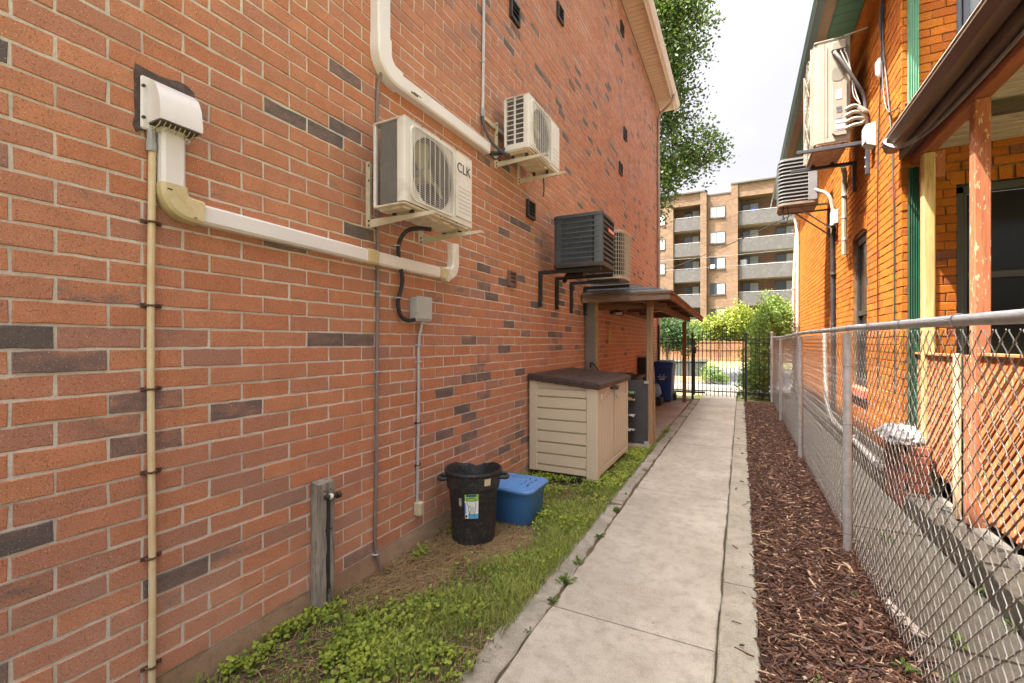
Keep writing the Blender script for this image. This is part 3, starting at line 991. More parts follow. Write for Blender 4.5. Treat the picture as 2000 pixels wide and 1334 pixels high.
for (y, z) in ((2.495, 2.25), (2.508, 1.88)):
    MB().tube([(WX + .004, y - .025, z), (WX + .04, y - .02, z), (WX + .057, y, z), (WX + .04, y + .02, z), (WX + .004, y + .025, z)], .005, 6).build('clip', galv, fx)

# --- wooden post with hose pipe
t = thing('weathered_post', 'weathered grey timber post with hose pipe standing against the brick wall', 'post', (WX, 1.85, 0))
old_wood = wood('weathered_wood', (0.15, 0.125, 0.10), (0.33, 0.30, 0.26), (26, 26, 1.8), dark=(0.05, 0.038, 0.028), bump=0.9)
rr = random.Random(5)
m = MB()
lv = []
for j in range(13):
    z = -.05 + j * (.80 / 12)
    q = [(WX + .003, 1.795), (WX + .075, 1.797), (WX + .078, 1.84), (WX + .055, 1.846), (WX + .054, 1.862), (WX + .078, 1.868), (WX + .074, 1.905), (WX + .003, 1.906)]
    lv.append([(x + rr.uniform(-.003, .003), y + rr.uniform(-.003, .003), z + (rr.uniform(-.012, .012) if j == 12 else 0)) for x, y in q])
for q in lv:
    m.v += q
for j in range(12):
    for i in range(8):
        m.f.append((j * 8 + i, j * 8 + (i + 1) % 8, j * 8 + 8 + (i + 1) % 8, j * 8 + 8 + i))
m.f.append(tuple(12 * 8 + i for i in range(8)))
m.build('post', old_wood, t, smooth=False)
MB().tube([(WX + .085, 1.852, .66), (WX + .08, 1.853, .5), (WX + .08, 1.853, .2), (WX + .08, 1.858, .10)], .0105, 8).build('hose', rubber, t)
MB().tube([(WX + .08, 1.858, .13), (WX + .08, 1.86, .02), (WX + .085, 1.845, -.002), (WX + .09, 1.80, -.01)], .012, 8).build('copper_pipe', pm('verdigris_pipe', (0.15, 0.15, 0.13), 0.5, 0.3, 30, metal=0.5), t)
tp = MB().tube([(WX + .09, 1.822, .668), (WX + .09, 1.905, .660)], .013, 10).build('tap', pm('dark_brass', (0.06, 0.05, 0.04), 0.5, 0.3, metal=0.5), t)
MB().tube([(WX + .092, 1.850, .666), (WX + .092, 1.868, .664)], .0165, 10).build('white_washer', white_pvc, tp)
MB().tube([(WX + .095, 1.90, .66), (WX + .098, 1.925, .658)], .019, 10).build('tap_handle', MATS['dark_brass'], tp)
for (y, z) in ((1.83, .70), (1.872, .70), (1.874, .675), (1.835, .47), (1.875, .47)):
    MB().tube([(WX + .07, y, z), (WX + .0795, y, z)], .006, 6).build('nail', rust, t)


# ------------------------------------------------------------------ air conditioners
def plate_with_hole(m, x, y0, y1, z0, z1, cy, cz, r, n=40):
    """flat front panel in the y-z plane with a round opening"""
    out_, inn = [], []
    for i in range(n):
        a = 2 * math.pi * i / n
        dy, dz = math.cos(a), math.sin(a)
        k = min(((y1 - cy) / dy if dy > 0 else (y0 - cy) / dy) if abs(dy) > 1e-6 else 1e9, ((z1 - cz) / dz if dz > 0 else (z0 - cz) / dz) if abs(dz) > 1e-6 else 1e9)
        out_.append((x, cy + dy * k, cz + dz * k))
        inn.append((x, cy + dy * r, cz + dz * r))
    # corner fill
    vs = out_ + inn + [(x - .018, p[1], p[2]) for p in inn]
    fs = []
    for i in range(n):
        j = (i + 1) % n
        fs += [(i, j, n + j, n + i), (n + i, n + j, 2 * n + j, 2 * n + i)]
    m.add(vs, fs)
    o = len(m.v)
    for (yy, zz) in ((y0, z0), (y1, z0), (y1, z1), (y0, z1)):
        near = sorted(range(n), key=lambda i: (out_[i][1] - yy) ** 2 + (out_[i][2] - zz) ** 2)[:2]
        m.add([(x, yy, zz), out_[near[0]], out_[near[1]]], [(0, 1, 2)])


coil_m = pm('coil_fins', (0.075, 0.07, 0.068), 0.6, 0.5, 60, (0.2, 0.18, 0.16), 0.5, 120, 0.5, 0.6, 160, stretch=(1, 1, .25))
fan_m = pm('fan_blade', (0.30, 0.275, 0.13), 0.5, 0.08)
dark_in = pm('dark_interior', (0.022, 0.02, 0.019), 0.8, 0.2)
letter_m = pm('charcoal_lettering', (0.055, 0.05, 0.055), 0.6, 0.05, bump=0.0)


def split_unit(label, x0, x1, y0, y1, z0, z1, side, text=None, brk=None, group='mini split units on the left wall'):
    t = thing('air_conditioner', label, 'air conditioner', ((x0 + x1) / 2, (y0 + y1) / 2, z0), group)
    W_, H_ = y1 - y0, z1 - z0
    th = .012
    ys = y0 + W_ * 0.695                       # fan bay | service bay
    # casing: top, base, rear, right side, front
    c = MB().box(x0, x1, y0, y1, z1 - th, z1, .006).box(x0, x0 + th, y0 + W_ * .93, y1, z0, z1 - th).box(x0, x1 - .004, y1 - th, y1, z0 + .01, z1 - th)
    c.box(x0 + .004, x0 + .024, y0 + .004, y0 + .024, z0, z1 - th, .003)
    c.prism([(x1 - .045, y0), (x1 - .012, y0), (x1 - .003, y0 + .005), (x1, y0 + .016), (x1, y0 + .04), (x1 - .008, y0 + .04), (x1 - .045, y0 + .012)], 2, z0 + .012, z1 - th)
    cy, cz, rad = y0 + W_ * .375, (z0 + z1) / 2 - .004, min(H_ * .43, W_ * .315)
    plate_with_hole(c, x1 - .002, y0 + .04, ys, z0 + .012, z1 - th, cy, cz, rad)
    c.box(x1 - .012, x1 - .001, ys + .001, y1 - .001, z0 + .012, z1 - th, .003)
    body = c.build('casing', white_paint, t)
    fr = MB()
    rim = rrect(y0 + .05, ys - .012, z0 + .03, z1 - .03, .05, 5)
    n = len(rim)
    inner = rrect(y0 + .062, ys - .024, z0 + .042, z1 - .042, .042, 5)
    fr.add([(x1 - .002, p[0], p[1]) for p in rim] + [(x1 + .012, p[0], p[1]) for p in rim] + [(x1 + .012, p[0], p[1]) for p in inner] + [(x1 - .002, p[0], p[1]) for p in inner],
           [(k * n + i, k * n + (i + 1) % n, k * n + n + (i + 1) % n, k * n + n + i) for k in range(3) for i in range(n)])
    fr.build('grille_rim', white_paint, body)
    # grille wires: fine level bars and a few uprights
    g = MB()
    nz_ = int((H_ - .09) / .0135)
    for k in range(nz_):
        z = z0 + .05 + (H_ - .10) * k / (nz_ - 1)
        ex = .015 if .06 < k / nz_ < .94 else .035
        g.bar((x1 + .010, y0 + .05 + ex, z), (x1 + .010, ys - .012 - ex, z), .0022, .0026)
    for k in range(9):
        y = y0 + .075 + (ys - y0 - .11) * k / 8
        g.bar((x1 + .013, y, z0 + .045), (x1 + .013, y, z1 - .045), .0026, .0036, (1, 0, 0))
    g.build('fan_grille', white_paint, t, smooth=False)
    # shroud and fan
    sh = MB()
    nn = 28
    for (xx, k) in ((x1 - .018, 1.0), (x1 - .12, .97)):
        sh.v += [(xx, cy + rad * k * math.cos(2 * math.pi * i / nn), cz + rad * k * math.sin(2 * math.pi * i / nn)) for i in range(nn)]
    sh.f = [(i, (i + 1) % nn, nn + (i + 1) % nn, nn + i) for i in range(nn)] + [tuple(nn + i for i in range(nn))]
    sh.build('shroud', dark_in, t)
    f = MB().tube([(x1 - .115, cy, cz), (x1 - .045, cy, cz), (x1 - .035, cy, cz)], [.05, .05, .035], 14)
    for b in range(3):
        a = R(100 + 120 * b)
        vs, rows = [], 5
        for i in range(rows + 1):
            q = .045 + (rad * .93 - .045) * i / rows
            wd = R(17 + 9 * math.sin(math.pi * i / rows))
            for (da, xx) in ((-wd * .7, x1 - .05), (0, x1 - .075), (wd, x1 - .105)):
                vs.append((xx, cy + q * math.cos(a + da), cz + q * math.sin(a + da)))
        f.add(vs, [(i * 3 + k, i * 3 + k + 1, i * 3 + k + 4, i * 3 + k + 3) for i in range(rows) for k in range(2)])
    f.build('fan', fan_m, t)
    # service panel with grooves and lettering
    sp = bx('service_panel', white_paint, t, x1 - .003, x1 + .009, ys + .012, y1 - .02, z0 + .05, z1 - .055, .006)
    for k in range(7 if text else 4):
        z = z0 + H_ * (.17 + .055 * k if text else .16 + .085 * k)
        bx('groove', pm('groove_grey', (0.42, 0.41, 0.40), .6, .05), sp, x1 + .0088, x1 + .0105, ys + .035, y1 - .042, z, z + .0055, .001)
    if text:
        text_mesh(text, .096, letter_m, 'lettering', sp, (x1 + .0105, (ys + y1) / 2 - .012, z0 + H_ * .76), (R(90), 0, R(90)))
    # left side: bare coil behind a net, or slotted side
    if side == 'coil':
        cm = bx('coil', coil_m, t, x0 + .055, x1 - .046, y0 + .012, y0 + .03, z0 + .012, z1 - th - .001, 0)
        net = MB()
        ya = y0 + .008
        xa, xb = x0 + .06, x1 - .05
        nd = 30
        for s_ in (1, -1):
            for k in range(-10, nd):
                za = z0 + .015 + k * .0185
                p0 = [xa if s_ > 0 else xb, za]
                p1 = [xb if s_ > 0 else xa, za + (xb - xa) * 1.25]
                zlo, zhi = z0 + .014, z1 - th - .004
                if p1[1] < zlo or p0[1] > zhi:
                    continue
                def cut(zz):
                    q = (zz - p0[1]) / (p1[1] - p0[1])
                    return [p0[0] + (p1[0] - p0[0]) * q, zz]
                a_, b_ = (cut(zlo) if p0[1] < zlo else p0), (cut(zhi) if p1[1] > zhi else p1)
                net.bar((a_[0], ya, a_[1]), (b_[0], ya, b_[1]), .0022, .0016, (0, 1, 0))
        net.build('coil_net', pm('net_grey', (0.30, 0.29, 0.28), .6, .1), cm, smooth=False)
        bx('side_strip', white_paint, body, x1 - .062, x1 - .044, y0 + .003, y0 + .010, z0 + .012, z1 - th - .001, .001)
    else:
        cm = bx('coil', coil_m, t, x0 + .03, x1 - .06, y0 + .03, y0 + .05, z0 + .05, z1 - th - .002, 0)
        s = MB()
        xm = (x0 + x1 - .04) / 2
        for (a_, b_) in ((x0, x0 + .022), (xm - .010, xm - .002), (xm + .002, xm + .010), (x1 - .062, x1 - .045)):
            s.box(a_, b_, y0 + .001, y0 + .012, z0 + .012, z1 - th, .002)
        s.box(x0 + .022, x1 - .062, y0 + .002, y0 + .011, z0 + .012, z0 + .062, .002)
        for k in range(10):
            z = z0 + .062 + (H_ - .085) * k / 9.4
            s.box(x0 + .022, xm - .010, y0 + .002, y0 + .010, z, z + .009, .002).box(xm + .010, x1 - .062, y0 + .002, y0 + .010, z, z + .009, .002)
        s.build('slotted_side', white_paint, t)
    # base pan, pressed
    bp = MB().box(x0 + .006, x1 - .008, y0 + .006, y1 - .006, z0 - .004, z0 + .011, .004)
    for k in range(7):
        y = y0 + .07 + (W_ - .14) * k / 6
        bp.prism([(y - .045, z0 - .003), (y - .03, z0 - .018), (y + .03, z0 - .018), (y + .045, z0 - .003)], 0, x0 + .03, x1 - .04 - .02 * (k % 2))
    bp.build('base_pan', pm('pan_cream', (0.62, 0.55, 0.44), .5, .08, 8, (0.30, 0.18, 0.10), .6, 18, .57, .1), t)
    for (yy, xx) in ((y0 + .02, x1 - .02), (y0 + W_ * .22, x1), (y0 + W_ * .48, x1), (y0 + W_ * .72, x1), (y1 - .03, x1)):
        for z in (z1 - .006, z0 + .006):
            MB().tube([(xx - .002, yy, z), (xx + .0035, yy, z)], .0045, 6).build('screw', dark_plastic, body)
    # brackets
    (b0, b1, zb, zt, xe) = brk
    br = MB()
    for k, y in enumerate((b0, b1)):
        br = MB()
        br.box(WX, WX + .004, y - .022, y + .03, zb, zt, .001).box(WX, WX + .038, y - .024, y - .020, zb, zt - .003, .001)
        m_ = len(br.v)
        br.prism([(WX + .02, zb + .002), (WX + .045, zb + .002), (xe, zb + .030), (xe, zb + .046), (WX + .02, zb + .052)], 1, y - .018, y - .014)
        br.prism([(WX + .02, zb + .052), (xe, zb + .046), (xe, zb + .050), (WX + .02, zb + .056)], 1, y - .018, y + .026)
        br.prism([(xe - .004, zb + .034), (xe + .012, zb + .030), (xe + .012, zb + .034), (xe - .004, zb + .046)], 1, y - .016, y + .026)
        o = br.build('bracket', cream_paint, t)
        for z in (zb + .015, zb + .045, zt - .03, zt - .13):
            MB().tube([(WX + .028, y - .026, z), (WX + .028, y - .019, z)], .008, 8).build('bolt', rust, o)
        for xx in (x0 + .06, x1 - .06):
            MB().tube([(xx, y + .004, zb + .05), (xx, y + .004, z0)], .016, 8).build('rubber_foot', rubber, o)
    return t


split_unit('white wall-mounted unit lettered CLK with exposed coil on its near side', -2.055, -1.795, 2.115, 2.875, 2.402, 2.93, 'coil', 'CLK', (2.25, 2.795, 2.318, 2.76, -1.665))
a2 = split_unit('white wall-mounted unit with slotted side, higher up beyond the lettered one', -2.085, -1.812, 3.93, 4.74, 3.432, 3.965, 'grid', None, (4.0, 4.52, 3.325, 3.78, -1.66))
bx('wall_rail', cream_paint, a2, WX + .004, WX + .03, 3.72, 4.62, 3.70, 3.74, .003)
MB().tube([(-1.95, 4.6, 3.43), (-1.95, 4.61, 3.36), (-1.94, 4.60, 3.25), (-1.945, 4.59, 3.17)], .007, 6).build('drain_tube', rubber, a2)


def condenser(label, x0, x1, y0, y1, z0, z1, r_, mt, style, group, brk, nslat):
    t = thing('condenser', label, 'air conditioner', ((x0 + x1) / 2, (y0 + y1) / 2, z0), group)
    MB().prism(rrect(x0 + .03, x1 - .03, y0 + .03, y1 - .03, r_, 4), 2, z0 + .03, z1 - .03).build('coil', dark_in, t)

    def ring(m, a, b, ins=0.0, thick=.012):
        o_, i_ = rrect(x0 + ins, x1 - ins, y0 + ins, y1 - ins, r_, 5), rrect(x0 + ins + thick, x1 - ins - thick, y0 + ins + thick, y1 - ins - thick, max(.01, r_ - thick), 5)
        n = len(o_)
        m.add([(p[0], p[1], a) for p in o_] + [(p[0], p[1], b) for p in o_] + [(p[0], p[1], b) for p in i_] + [(p[0], p[1], a) for p in i_],
              [(k * n + i, k * n + (i + 1) % n, ((k + 1) % 4) * n + (i + 1) % n, ((k + 1) % 4) * n + i) for k in range(4) for i in range(n)])
    cap = MB()
    cap.prism(rrect(x0 - .008, x1 + .008, y0 - .008, y1 + .008, r_, 5), 2, z1 - .04, z1 - .012)
    cap.prism(rrect(x0 + .004, x1 - .004, y0 + .004, y1 - .004, r_, 5), 2, z1 - .013, z1)
    cap.build('top_cap', mt, t)
    bp = MB()
    bp.prism(rrect(x0 - .006, x1 + .006, y0 - .006, y1 + .006, r_, 5), 2, z0, z0 + .04)
    bp.build('base_pan', mt if style == 'grid' else pm('pan_dark', (0.04, 0.035, 0.03), .6, .3, 9, (0.09, 0.05, 0.03), .6, 12, .55, .2), t)
    H_ = z1 - z0 - .08
    if style == 'louvre':
        for (cx, cy) in ((x1, y0), (x0, y0), (x1, y1), (x0, y1)):
            sx_, sy_ = (-1 if cx == x1 else 1), (1 if cy == y0 else -1)
            q = [(cx + sx_ * .095, cy), (cx + sx_ * .03, cy + sy_ * .002), (cx + sx_ * .009, cy + sy_ * .011), (cx + sx_ * .001, cy + sy_ * .03), (cx, cy + sy_ * .05), (cx + sx_ * .02, cy + sy_ * .05), (cx + sx_ * .03, cy + sy_ * .03), (cx + sx_ * .095, cy + sy_ * .02)]
            MB().prism(q, 2, z0 + .04, z1 - .04).build('corner_post', mt, t)
        for k in range(nslat + 1):
            z = z0 + .04 + H_ * k / nslat
            m = MB()
            ring(m, z - .006, z + .009, -.003, .012)
            m.build('slat', mt, t)
        fins = MB()
        for k in range(nslat):
            za, zb = z0 + .05 + H_ * k / nslat, z0 + .035 + H_ * (k + 1) / nslat
            n = int((x1 - x0 - .14) / .0155)
            for i in range(n):
                xx = x0 + .04 + .0155 * i
                fins.bar((xx, y0 + .004, za), (xx, y0 + .006, zb), .0075, .010, (0, 1, 0))
            n = int((y1 - y0 - .1) / .02)
            for i in range(n):
                yy = y0 + .055 + .02 * i
                fins.bar((x1 - .018, yy, za), (x1 - .022, yy, zb), .004, .008, (1, 0, 0))
        fins.build('fins', mt, t, smooth=False, kind='stuff')
        bd = bx('badge', pm('red_badge', (0.42, 0.03, 0.03), .4, .05), t, x1 + .003, x1 + .012, y0 + .22, y0 + .52, z1 - .20, z1 - .14, .004)
        for k in range(6):
            bx('badge_letter', white_pvc, bd, x1 + .011, x1 + .0135, y0 + .25 + k * .04, y0 + .275 + k * .04, z1 - .182, z1 - .16, .002)
    else:
        for k in range(nslat + 1):
            z = z0 + .05 + (H_ - .02) * k / nslat
            m = MB()
            ring(m, z, z + .007, -.004, .008)
            m.build('hoop_wire', mt, t)
        up = MB()
        pts = rrect(x0, x1, y0, y1, r_, 7)
        per = []
        for i in range(len(pts)):
            a_, b_ = Vector(pts[i]), Vector(pts[(i + 1) % len(pts)])
            n = max(1, int((b_ - a_).length / .022))
            per += [a_ + (b_ - a_) * (j / n) for j in range(n)]
        for p in per:
            up.bar((p.x, p.y, z0 + .035), (p.x, p.y, z1 - .035), .008, .008, (1, 0, 0))
        up.build('upright_wires', mt, t, smooth=False)
    (b0, b1, zb, zt, xe) = brk
    for y in (b0, b1):
        m = MB().box(WX, WX + .045, y - .022, y + .022, zb, zt, .003).box(WX + .001, xe, y - .021, y + .021, zt, zt + .042, .003)
        o = m.build('bracket', black_iron, t)
        MB().tube([(WX + .044, y, zb + .05), (WX + .053, y, zb + .05)], .012, 6).build('bolt', galv, o)
    return t


slate_m = pm('slate_enamel', (0.062, 0.075, 0.088), 0.38, 0.08, 4, (0.12, 0.11, 0.10), 0.3, 8, .6, .05)
tan_m = pm('tan_enamel', (0.34, 0.285, 0.22), 0.45, 0.06, 5, (0.22, 0.16, 0.11), .4, 8, .6, .05)
c3 = condenser('dark slate louvred condenser cube with red badge bracketed to brick wall', -2.0, -1.405, 5.03, 5.60, 2.445, 3.065, .05, slate_m, 'louvre', 'condensers on the left wall', (5.10, 5.66, 2.0, 2.395, -1.44), 9)
MB().tube([(-2.05, 5.55, 2.36), (-1.98, 5.45, 2.41), (-1.85, 5.35, 2.40), (-1.7, 5.3, 2.39)], .03, 8).build('insulated_line', rubber, c3)
condenser('tan round-cornered condenser with wire grid behind the slate one', -1.985, -1.45, 6.20, 6.82, 2.45, 3.13, .16, tan_m, 'grid', 'condensers on the left wall', (6.24, 6.88, 1.985, 2.40, -1.50), 10)

# ================================================================== things standing along the left wall
# --- black refuse bin
t = thing('refuse_bin', 'black plastic refuse bin with broken rim and bright sticker beside brick wall', 'bin', (-1.905, 3.07, 0))
bin_m = pm('scuffed_black_plastic', (0.022, 0.022, 0.024), 0.5, 0.3, 10, (0.16, 0.155, 0.15), 0.35, 38, .57, .25, 60)
rr = random.Random(8)
n = 44
prof = [(.150, 0), (.163, .004), (.170, .03), (.176, .10), (.193, .405), (.207, .42), (.213, .46), (.219, .535), (.228, .54), (.231, .552), (.226, .565), (.216, .563), (.210, .53), (.198, .44), (.160, .05)]
m = MB()
for j, (q, z) in enumerate(prof):
    for i in range(n):
        a = 2 * math.pi * i / n
        rad, zz = q, z
        if 3 <= j <= 4 and int(i / 5.5) % 2 == 0 and i % 5 in (1, 2, 3):
            rad -= .006                                   # flutes of the drum
        if 7 <= j <= 12:
            g = max(0.0, math.cos(a - R(118)) - .72) * 3.2   # torn away at the back towards the wall
            zz -= g * (.025 + .04 * rr.random())
        m.v.append((-1.905 + rad * math.cos(a), 3.07 + rad * math.sin(a), zz))
for j in range(len(prof) - 1):
    for i in range(n):
        m.f.append((j * n + i, j * n + (i + 1) % n, (j + 1) * n + (i + 1) % n, (j + 1) * n + i))
m.f.append(tuple(range(n))[::-1])
m.f.append(tuple((len(prof) - 1) * n + i for i in range(n)))
m.build('drum', bin_m, t, ang=50)
cv = (0.53, -0.85)                                        # facing direction of the sticker side
for a in (R(-58 - 88), R(-58 + 88)):
    c, s = math.cos(a), math.sin(a)
    q = MB().tube([(-1.905 + c * .205 - s * .055, 3.07 + s * .205 + c * .055, .50), (-1.905 + c * .255 - s * .05, 3.07 + s * .255 + c * .05, .495), (-1.905 + c * .272, 3.07 + s * .272, .49), (-1.905 + c * .255 + s * .05, 3.07 + s * .255 - c * .05, .495), (-1.905 + c * .205 + s * .055, 3.07 + s * .205 - c * .055, .50)], .017, 8)
    q.build('handle', bin_m, t)


def curved(name, mt, parent, a0, a1, z0, z1, r0, r1, lift=.003, n=6):
    """thin patch lying on the bin's drum"""
    m = MB()
    for j, (z, q) in enumerate(((z0, r0), (z1, r1))):
        for i in range(n + 1):
            a = R(a0 + (a1 - a0) * i / n)
            m.v.append((-1.905 + (q + lift) * math.cos(a), 3.07 + (q + lift) * math.sin(a), z))
    m.f = [(i, i + 1, n + 2 + i, n + 1 + i) for i in range(n)]
    return m.build(name, mt, parent)


rim_r = lambda z: .176 + (z - .10) * .0557
MB().lathe([(.2085, .42), (.2165, .455), (.2215, .50)], (-1.905, 3.07, 0), 12, R(-82), R(-45)).build('moulded_panel', bin_m, t)
s = curved('sticker', pm('sticker_green', (0.30, 0.55, 0.12), .45, .08), t, -78, -47, .345, .415, rim_r(.345) , rim_r(.415))
curved('sticker_sheet', pm('sticker_white', (0.72, 0.75, 0.76), .45, .06, 20), s, -78, -47, .225, .36, rim_r(.225), rim_r(.36), .0036)
curved('sticker_title', pm('sticker_navy', (0.02, 0.10, 0.16), .45, .05), s, -74, -52, .393, .408, rim_r(.393), rim_r(.408), .0045)
curved('sticker_corner', pm('sticker_blue', (0.10, 0.36, 0.62), .45, .1), s, -70, -47, .225, .262, rim_r(.225), rim_r(.262), .0043)
curved('sticker_edge', MATS['sticker_blue'], s, -78, -75, .26, .345, rim_r(.26), rim_r(.345), .0043)
ink = pm('sticker_ink', (0.015, 0.015, 0.018), .5, .1)


def on_bin(a, z, l=.006):
    q = rim_r(z) + l
    return (-1.905 + q * math.cos(R(a)), 3.07 + q * math.sin(R(a)), z)


ln = MB()
ln.tube([on_bin(-63 + 11 * math.cos(R(k)), .372 + .012 * math.sin(R(k))) for k in range(0, 361, 30)], .0016, 5)
ln.tube([on_bin(a, z) for a, z in ((-73, .365), (-70, .32), (-67, .27), (-66, .245))], .0016, 5)
ln.tube([on_bin(a, z) for a, z in ((-52.5, .365), (-53, .32), (-55, .27), (-56, .245))], .0016, 5)
ln.tube([on_bin(a, z) for a, z in ((-68, .27), (-68, .32), (-65, .325), (-64, .31), (-65, .26))], .0014, 5)
ln.tube([on_bin(a, z) for a, z in ((-61, .27), (-61, .31), (-58, .315), (-57, .30), (-58, .26))], .0014, 5)
ln.build('sticker_drawing', ink, s)
curved('barcode', ink, s, -77, -72.5, .232, .252, rim_r(.232), rim_r(.252), .0052)
curved('price_tag', pm('beige_tag', (0.52, 0.47, 0.33), .6, .08, 30), t, -36, -22, .472, .525, .2155, .2205, .003)
curved('paint_smear', pm('grey_smear', (0.34, 0.33, 0.32), .6, .3, 40), t, -93, -86, .315, .375, rim_r(.315), rim_r(.375), .0025)

# --- blue tote
t = thing('storage_tote', 'blue plastic storage tote with closed lid behind the black bin', 'tote', (-1.85, 3.60, 0))
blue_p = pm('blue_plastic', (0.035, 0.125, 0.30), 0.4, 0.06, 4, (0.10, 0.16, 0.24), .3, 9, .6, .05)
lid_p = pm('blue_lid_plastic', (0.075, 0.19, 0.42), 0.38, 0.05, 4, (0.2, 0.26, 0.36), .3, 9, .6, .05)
m = MB()
lev = [(0.0, .045), (.02, .035), (.27, .012), (.272, .002), (.295, 0)]
n = 0
for (z, ins) in lev:
    q = rrect(-2.13 + ins, -1.565 - ins, 3.40 + ins, 3.82 - ins, .07, 5)
    n = len(q)
    m.v += [(a, b, z) for a, b in q]
for j in range(len(lev) - 1):
    m.f += [(j * n + i, j * n + (i + 1) % n, (j + 1) * n + (i + 1) % n, (j + 1) * n + i) for i in range(n)]
m.f.append(tuple(range(n))[::-1])
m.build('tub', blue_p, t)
m = MB()
lev = [(.288, -.012), (.305, -.014), (.318, -.006), (.320, .035), (.312, .045), (.312, .06), (.324, .075)]
for (z, ins) in lev:
    m.v += [(a, b, z) for a, b in rrect(-2.13 + ins, -1.565 - ins, 3.40 + ins, 3.82 - ins, .07 if ins < .03 else .05, 5)]
for j in range(len(lev) - 1):
    m.f += [(j * n + i, j * n + (i + 1) % n, (j + 1) * n + (i + 1) % n, (j + 1) * n + i) for i in range(n)]
m.f.append(tuple((len(lev) - 1) * n + i for i in range(n)))
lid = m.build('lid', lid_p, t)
rr = random.Random(4)
for k in range(2):
    q = MB()
    for i in range(7):
        y = 3.50 + i * .035
        x = -1.70 + k * .055
        q.tube([(x + rr.uniform(-.012, .012), y, .326), (x + rr.uniform(-.012, .012), y + .012, .326), (x + rr.uniform(-.015, .015), y + .026, .326)], .0022, 5)
    q.build('marker_writing', pm('marker_ink', (0.02, 0.03, 0.10), .6, .1), lid)
MB().tube([(-1.6025, 3.50, .02), (-1.589, 3.49, .17), (-1.584, 3.52, .225), (-1.582, 3.61, .25), (-1.584, 3.70, .225), (-1.589, 3.73, .17), (-1.6025, 3.72, .02)], .005, 6).build('moulded_rib', blue_p, t)

# --- beige storage box
t = thing('storage_box', 'beige plastic garden storage box with dark brown lid against the brick wall', 'storage box', (-1.8, 5.5, 0))
tan_p = pm('beige_resin', (0.50, 0.43, 0.315), 0.6, 0.04, 6, (0.40, 0.33, 0.24), .35, 10, .58, .5, 40, stretch=(3, 3, 22), bdist=.006)
tan_g = pm('beige_resin_upright', (0.50, 0.43, 0.32), 0.6, 0.04, 6, (0.38, 0.31, 0.22), .3, 10, .58, .5, 40, stretch=(16, 16, 2), bdist=.006)
brown_p = pm('brown_resin', (0.045, 0.03, 0.026), 0.5, 0.2, 6, (0.15, 0.12, 0.11), .4, 9, .58, .3, 50, stretch=(12, 3, 3))
bx('base', rubber, t, -2.19, -1.415, 4.80, 6.24, -.02, .10, .004)
bx('carcass', MATS['beige_resin_upright'], t, -2.185, -1.415, 4.80, 6.245, .095, 1.0, 0)
bx('corner_post', tan_g, t, -2.20, -2.10, 4.768, 4.83, .085, 1.145, .008)
bx('corner_post', tan_g, t, -1.515, -1.385, 4.768, 4.86, .035, 1.075, .01)
bx('corner_post', tan_g, t, -1.46, -1.385, 6.17, 6.262, .035, 1.075, .01)
zs = [.085, .165, .295, .425, .555, .685, .815, .945, 1.04]
for i in range(8):
    MB().prism([(4.778, zs[i] + .006), (4.782, zs[i + 1] - .012), (4.80, zs[i + 1] - .006), (4.81, zs[i + 1] - .006), (4.81, zs[i]), (4.786, zs[i])], 0, -2.10, -1.515).build('plank', tan_p, t)
MB().prism([(-2.10, 1.035), (-1.515, 1.035), (-1.515, 1.075), (-2.10, 1.14)], 1, 4.784, 4.81).build('plank', tan_p, t)
for d in range(2):
    y0, y1 = (4.865, 5.512) if d == 0 else (5.518, 6.165)
    dr = bx('door', tan_g, t, -1.415, -1.402, y0, y1, .075, 1.04, .003)
    w_ = (y1 - y0 - .03) / 6
    for k in range(6):
        ya = y0 + .015 + k * w_
        za = (.88 + .02 * k) if d == 0 else (.98 - .02 * k)
        bx('board', tan_g, dr, -1.404, -1.390, ya + .006, ya + w_ - .006, .16, za, .005)
    bx('bottom_rail', tan_g, dr, -1.404, -1.388, y0 + .004, y1 - .004, .08, .148, .005)
lidm = []
dz = (1.075 - 1.155) / .83


def lidz(x):
    return 1.158 + (x + 2.205) * dz


ld = thing_l = MB().prism([(-2.205, lidz(-2.205) - .03), (-1.365, lidz(-1.365) - .03), (-1.355, lidz(-1.365) - .02), (-1.355, lidz(-1.365) + .022), (-1.37, lidz(-1.37) + .034), (-2.205, lidz(-2.205) + .034)], 1, 4.752, 6.285).build('lid', brown_p, t)
for k in range(5):
    xa, xb = -2.203 + k * .165, -2.203 + k * .165 + .155
    MB().prism([(xa, lidz(xa) + .034), (xb, lidz(xb) + .034), (xb - .004, lidz(xb) + .041), (xa + .004, lidz(xa) + .041)], 1, 4.758, 6.28).build('lid_plank', brown_p, ld)
    bx('lid_trim', brown_p, ld, xa + .004, xb, 4.742, 4.753, lidz((xa + xb) / 2) - .028, lidz((xa + xb) / 2) + .026, .006)
hp = MB().box(-1.388, -1.335, 5.49, 5.54, .985, 1.03, .006).box(-1.40, -1.36, 5.36, 5.66, 1.0, 1.022, .006).build('hasp', dark_plastic, t)
MB().tube([(-1.345, 5.50, .99), (-1.345, 5.498, .95), (-1.345, 5.498, .93)], .005, 6).tube([(-1.345, 5.535, .99), (-1.345, 5.537, .95), (-1.345, 5.537, .93)], .005, 6).box(-1.362, -1.328, 5.485, 5.55, .875, .935, .010).build('padlock', pm('bright_steel', (0.5, 0.5, 0.5), .3, .1, metal=.8), hp)
bx('latch_tab', white_pvc, t, -1.388, -1.378, 4.90, 4.935, .93, .985, .004)

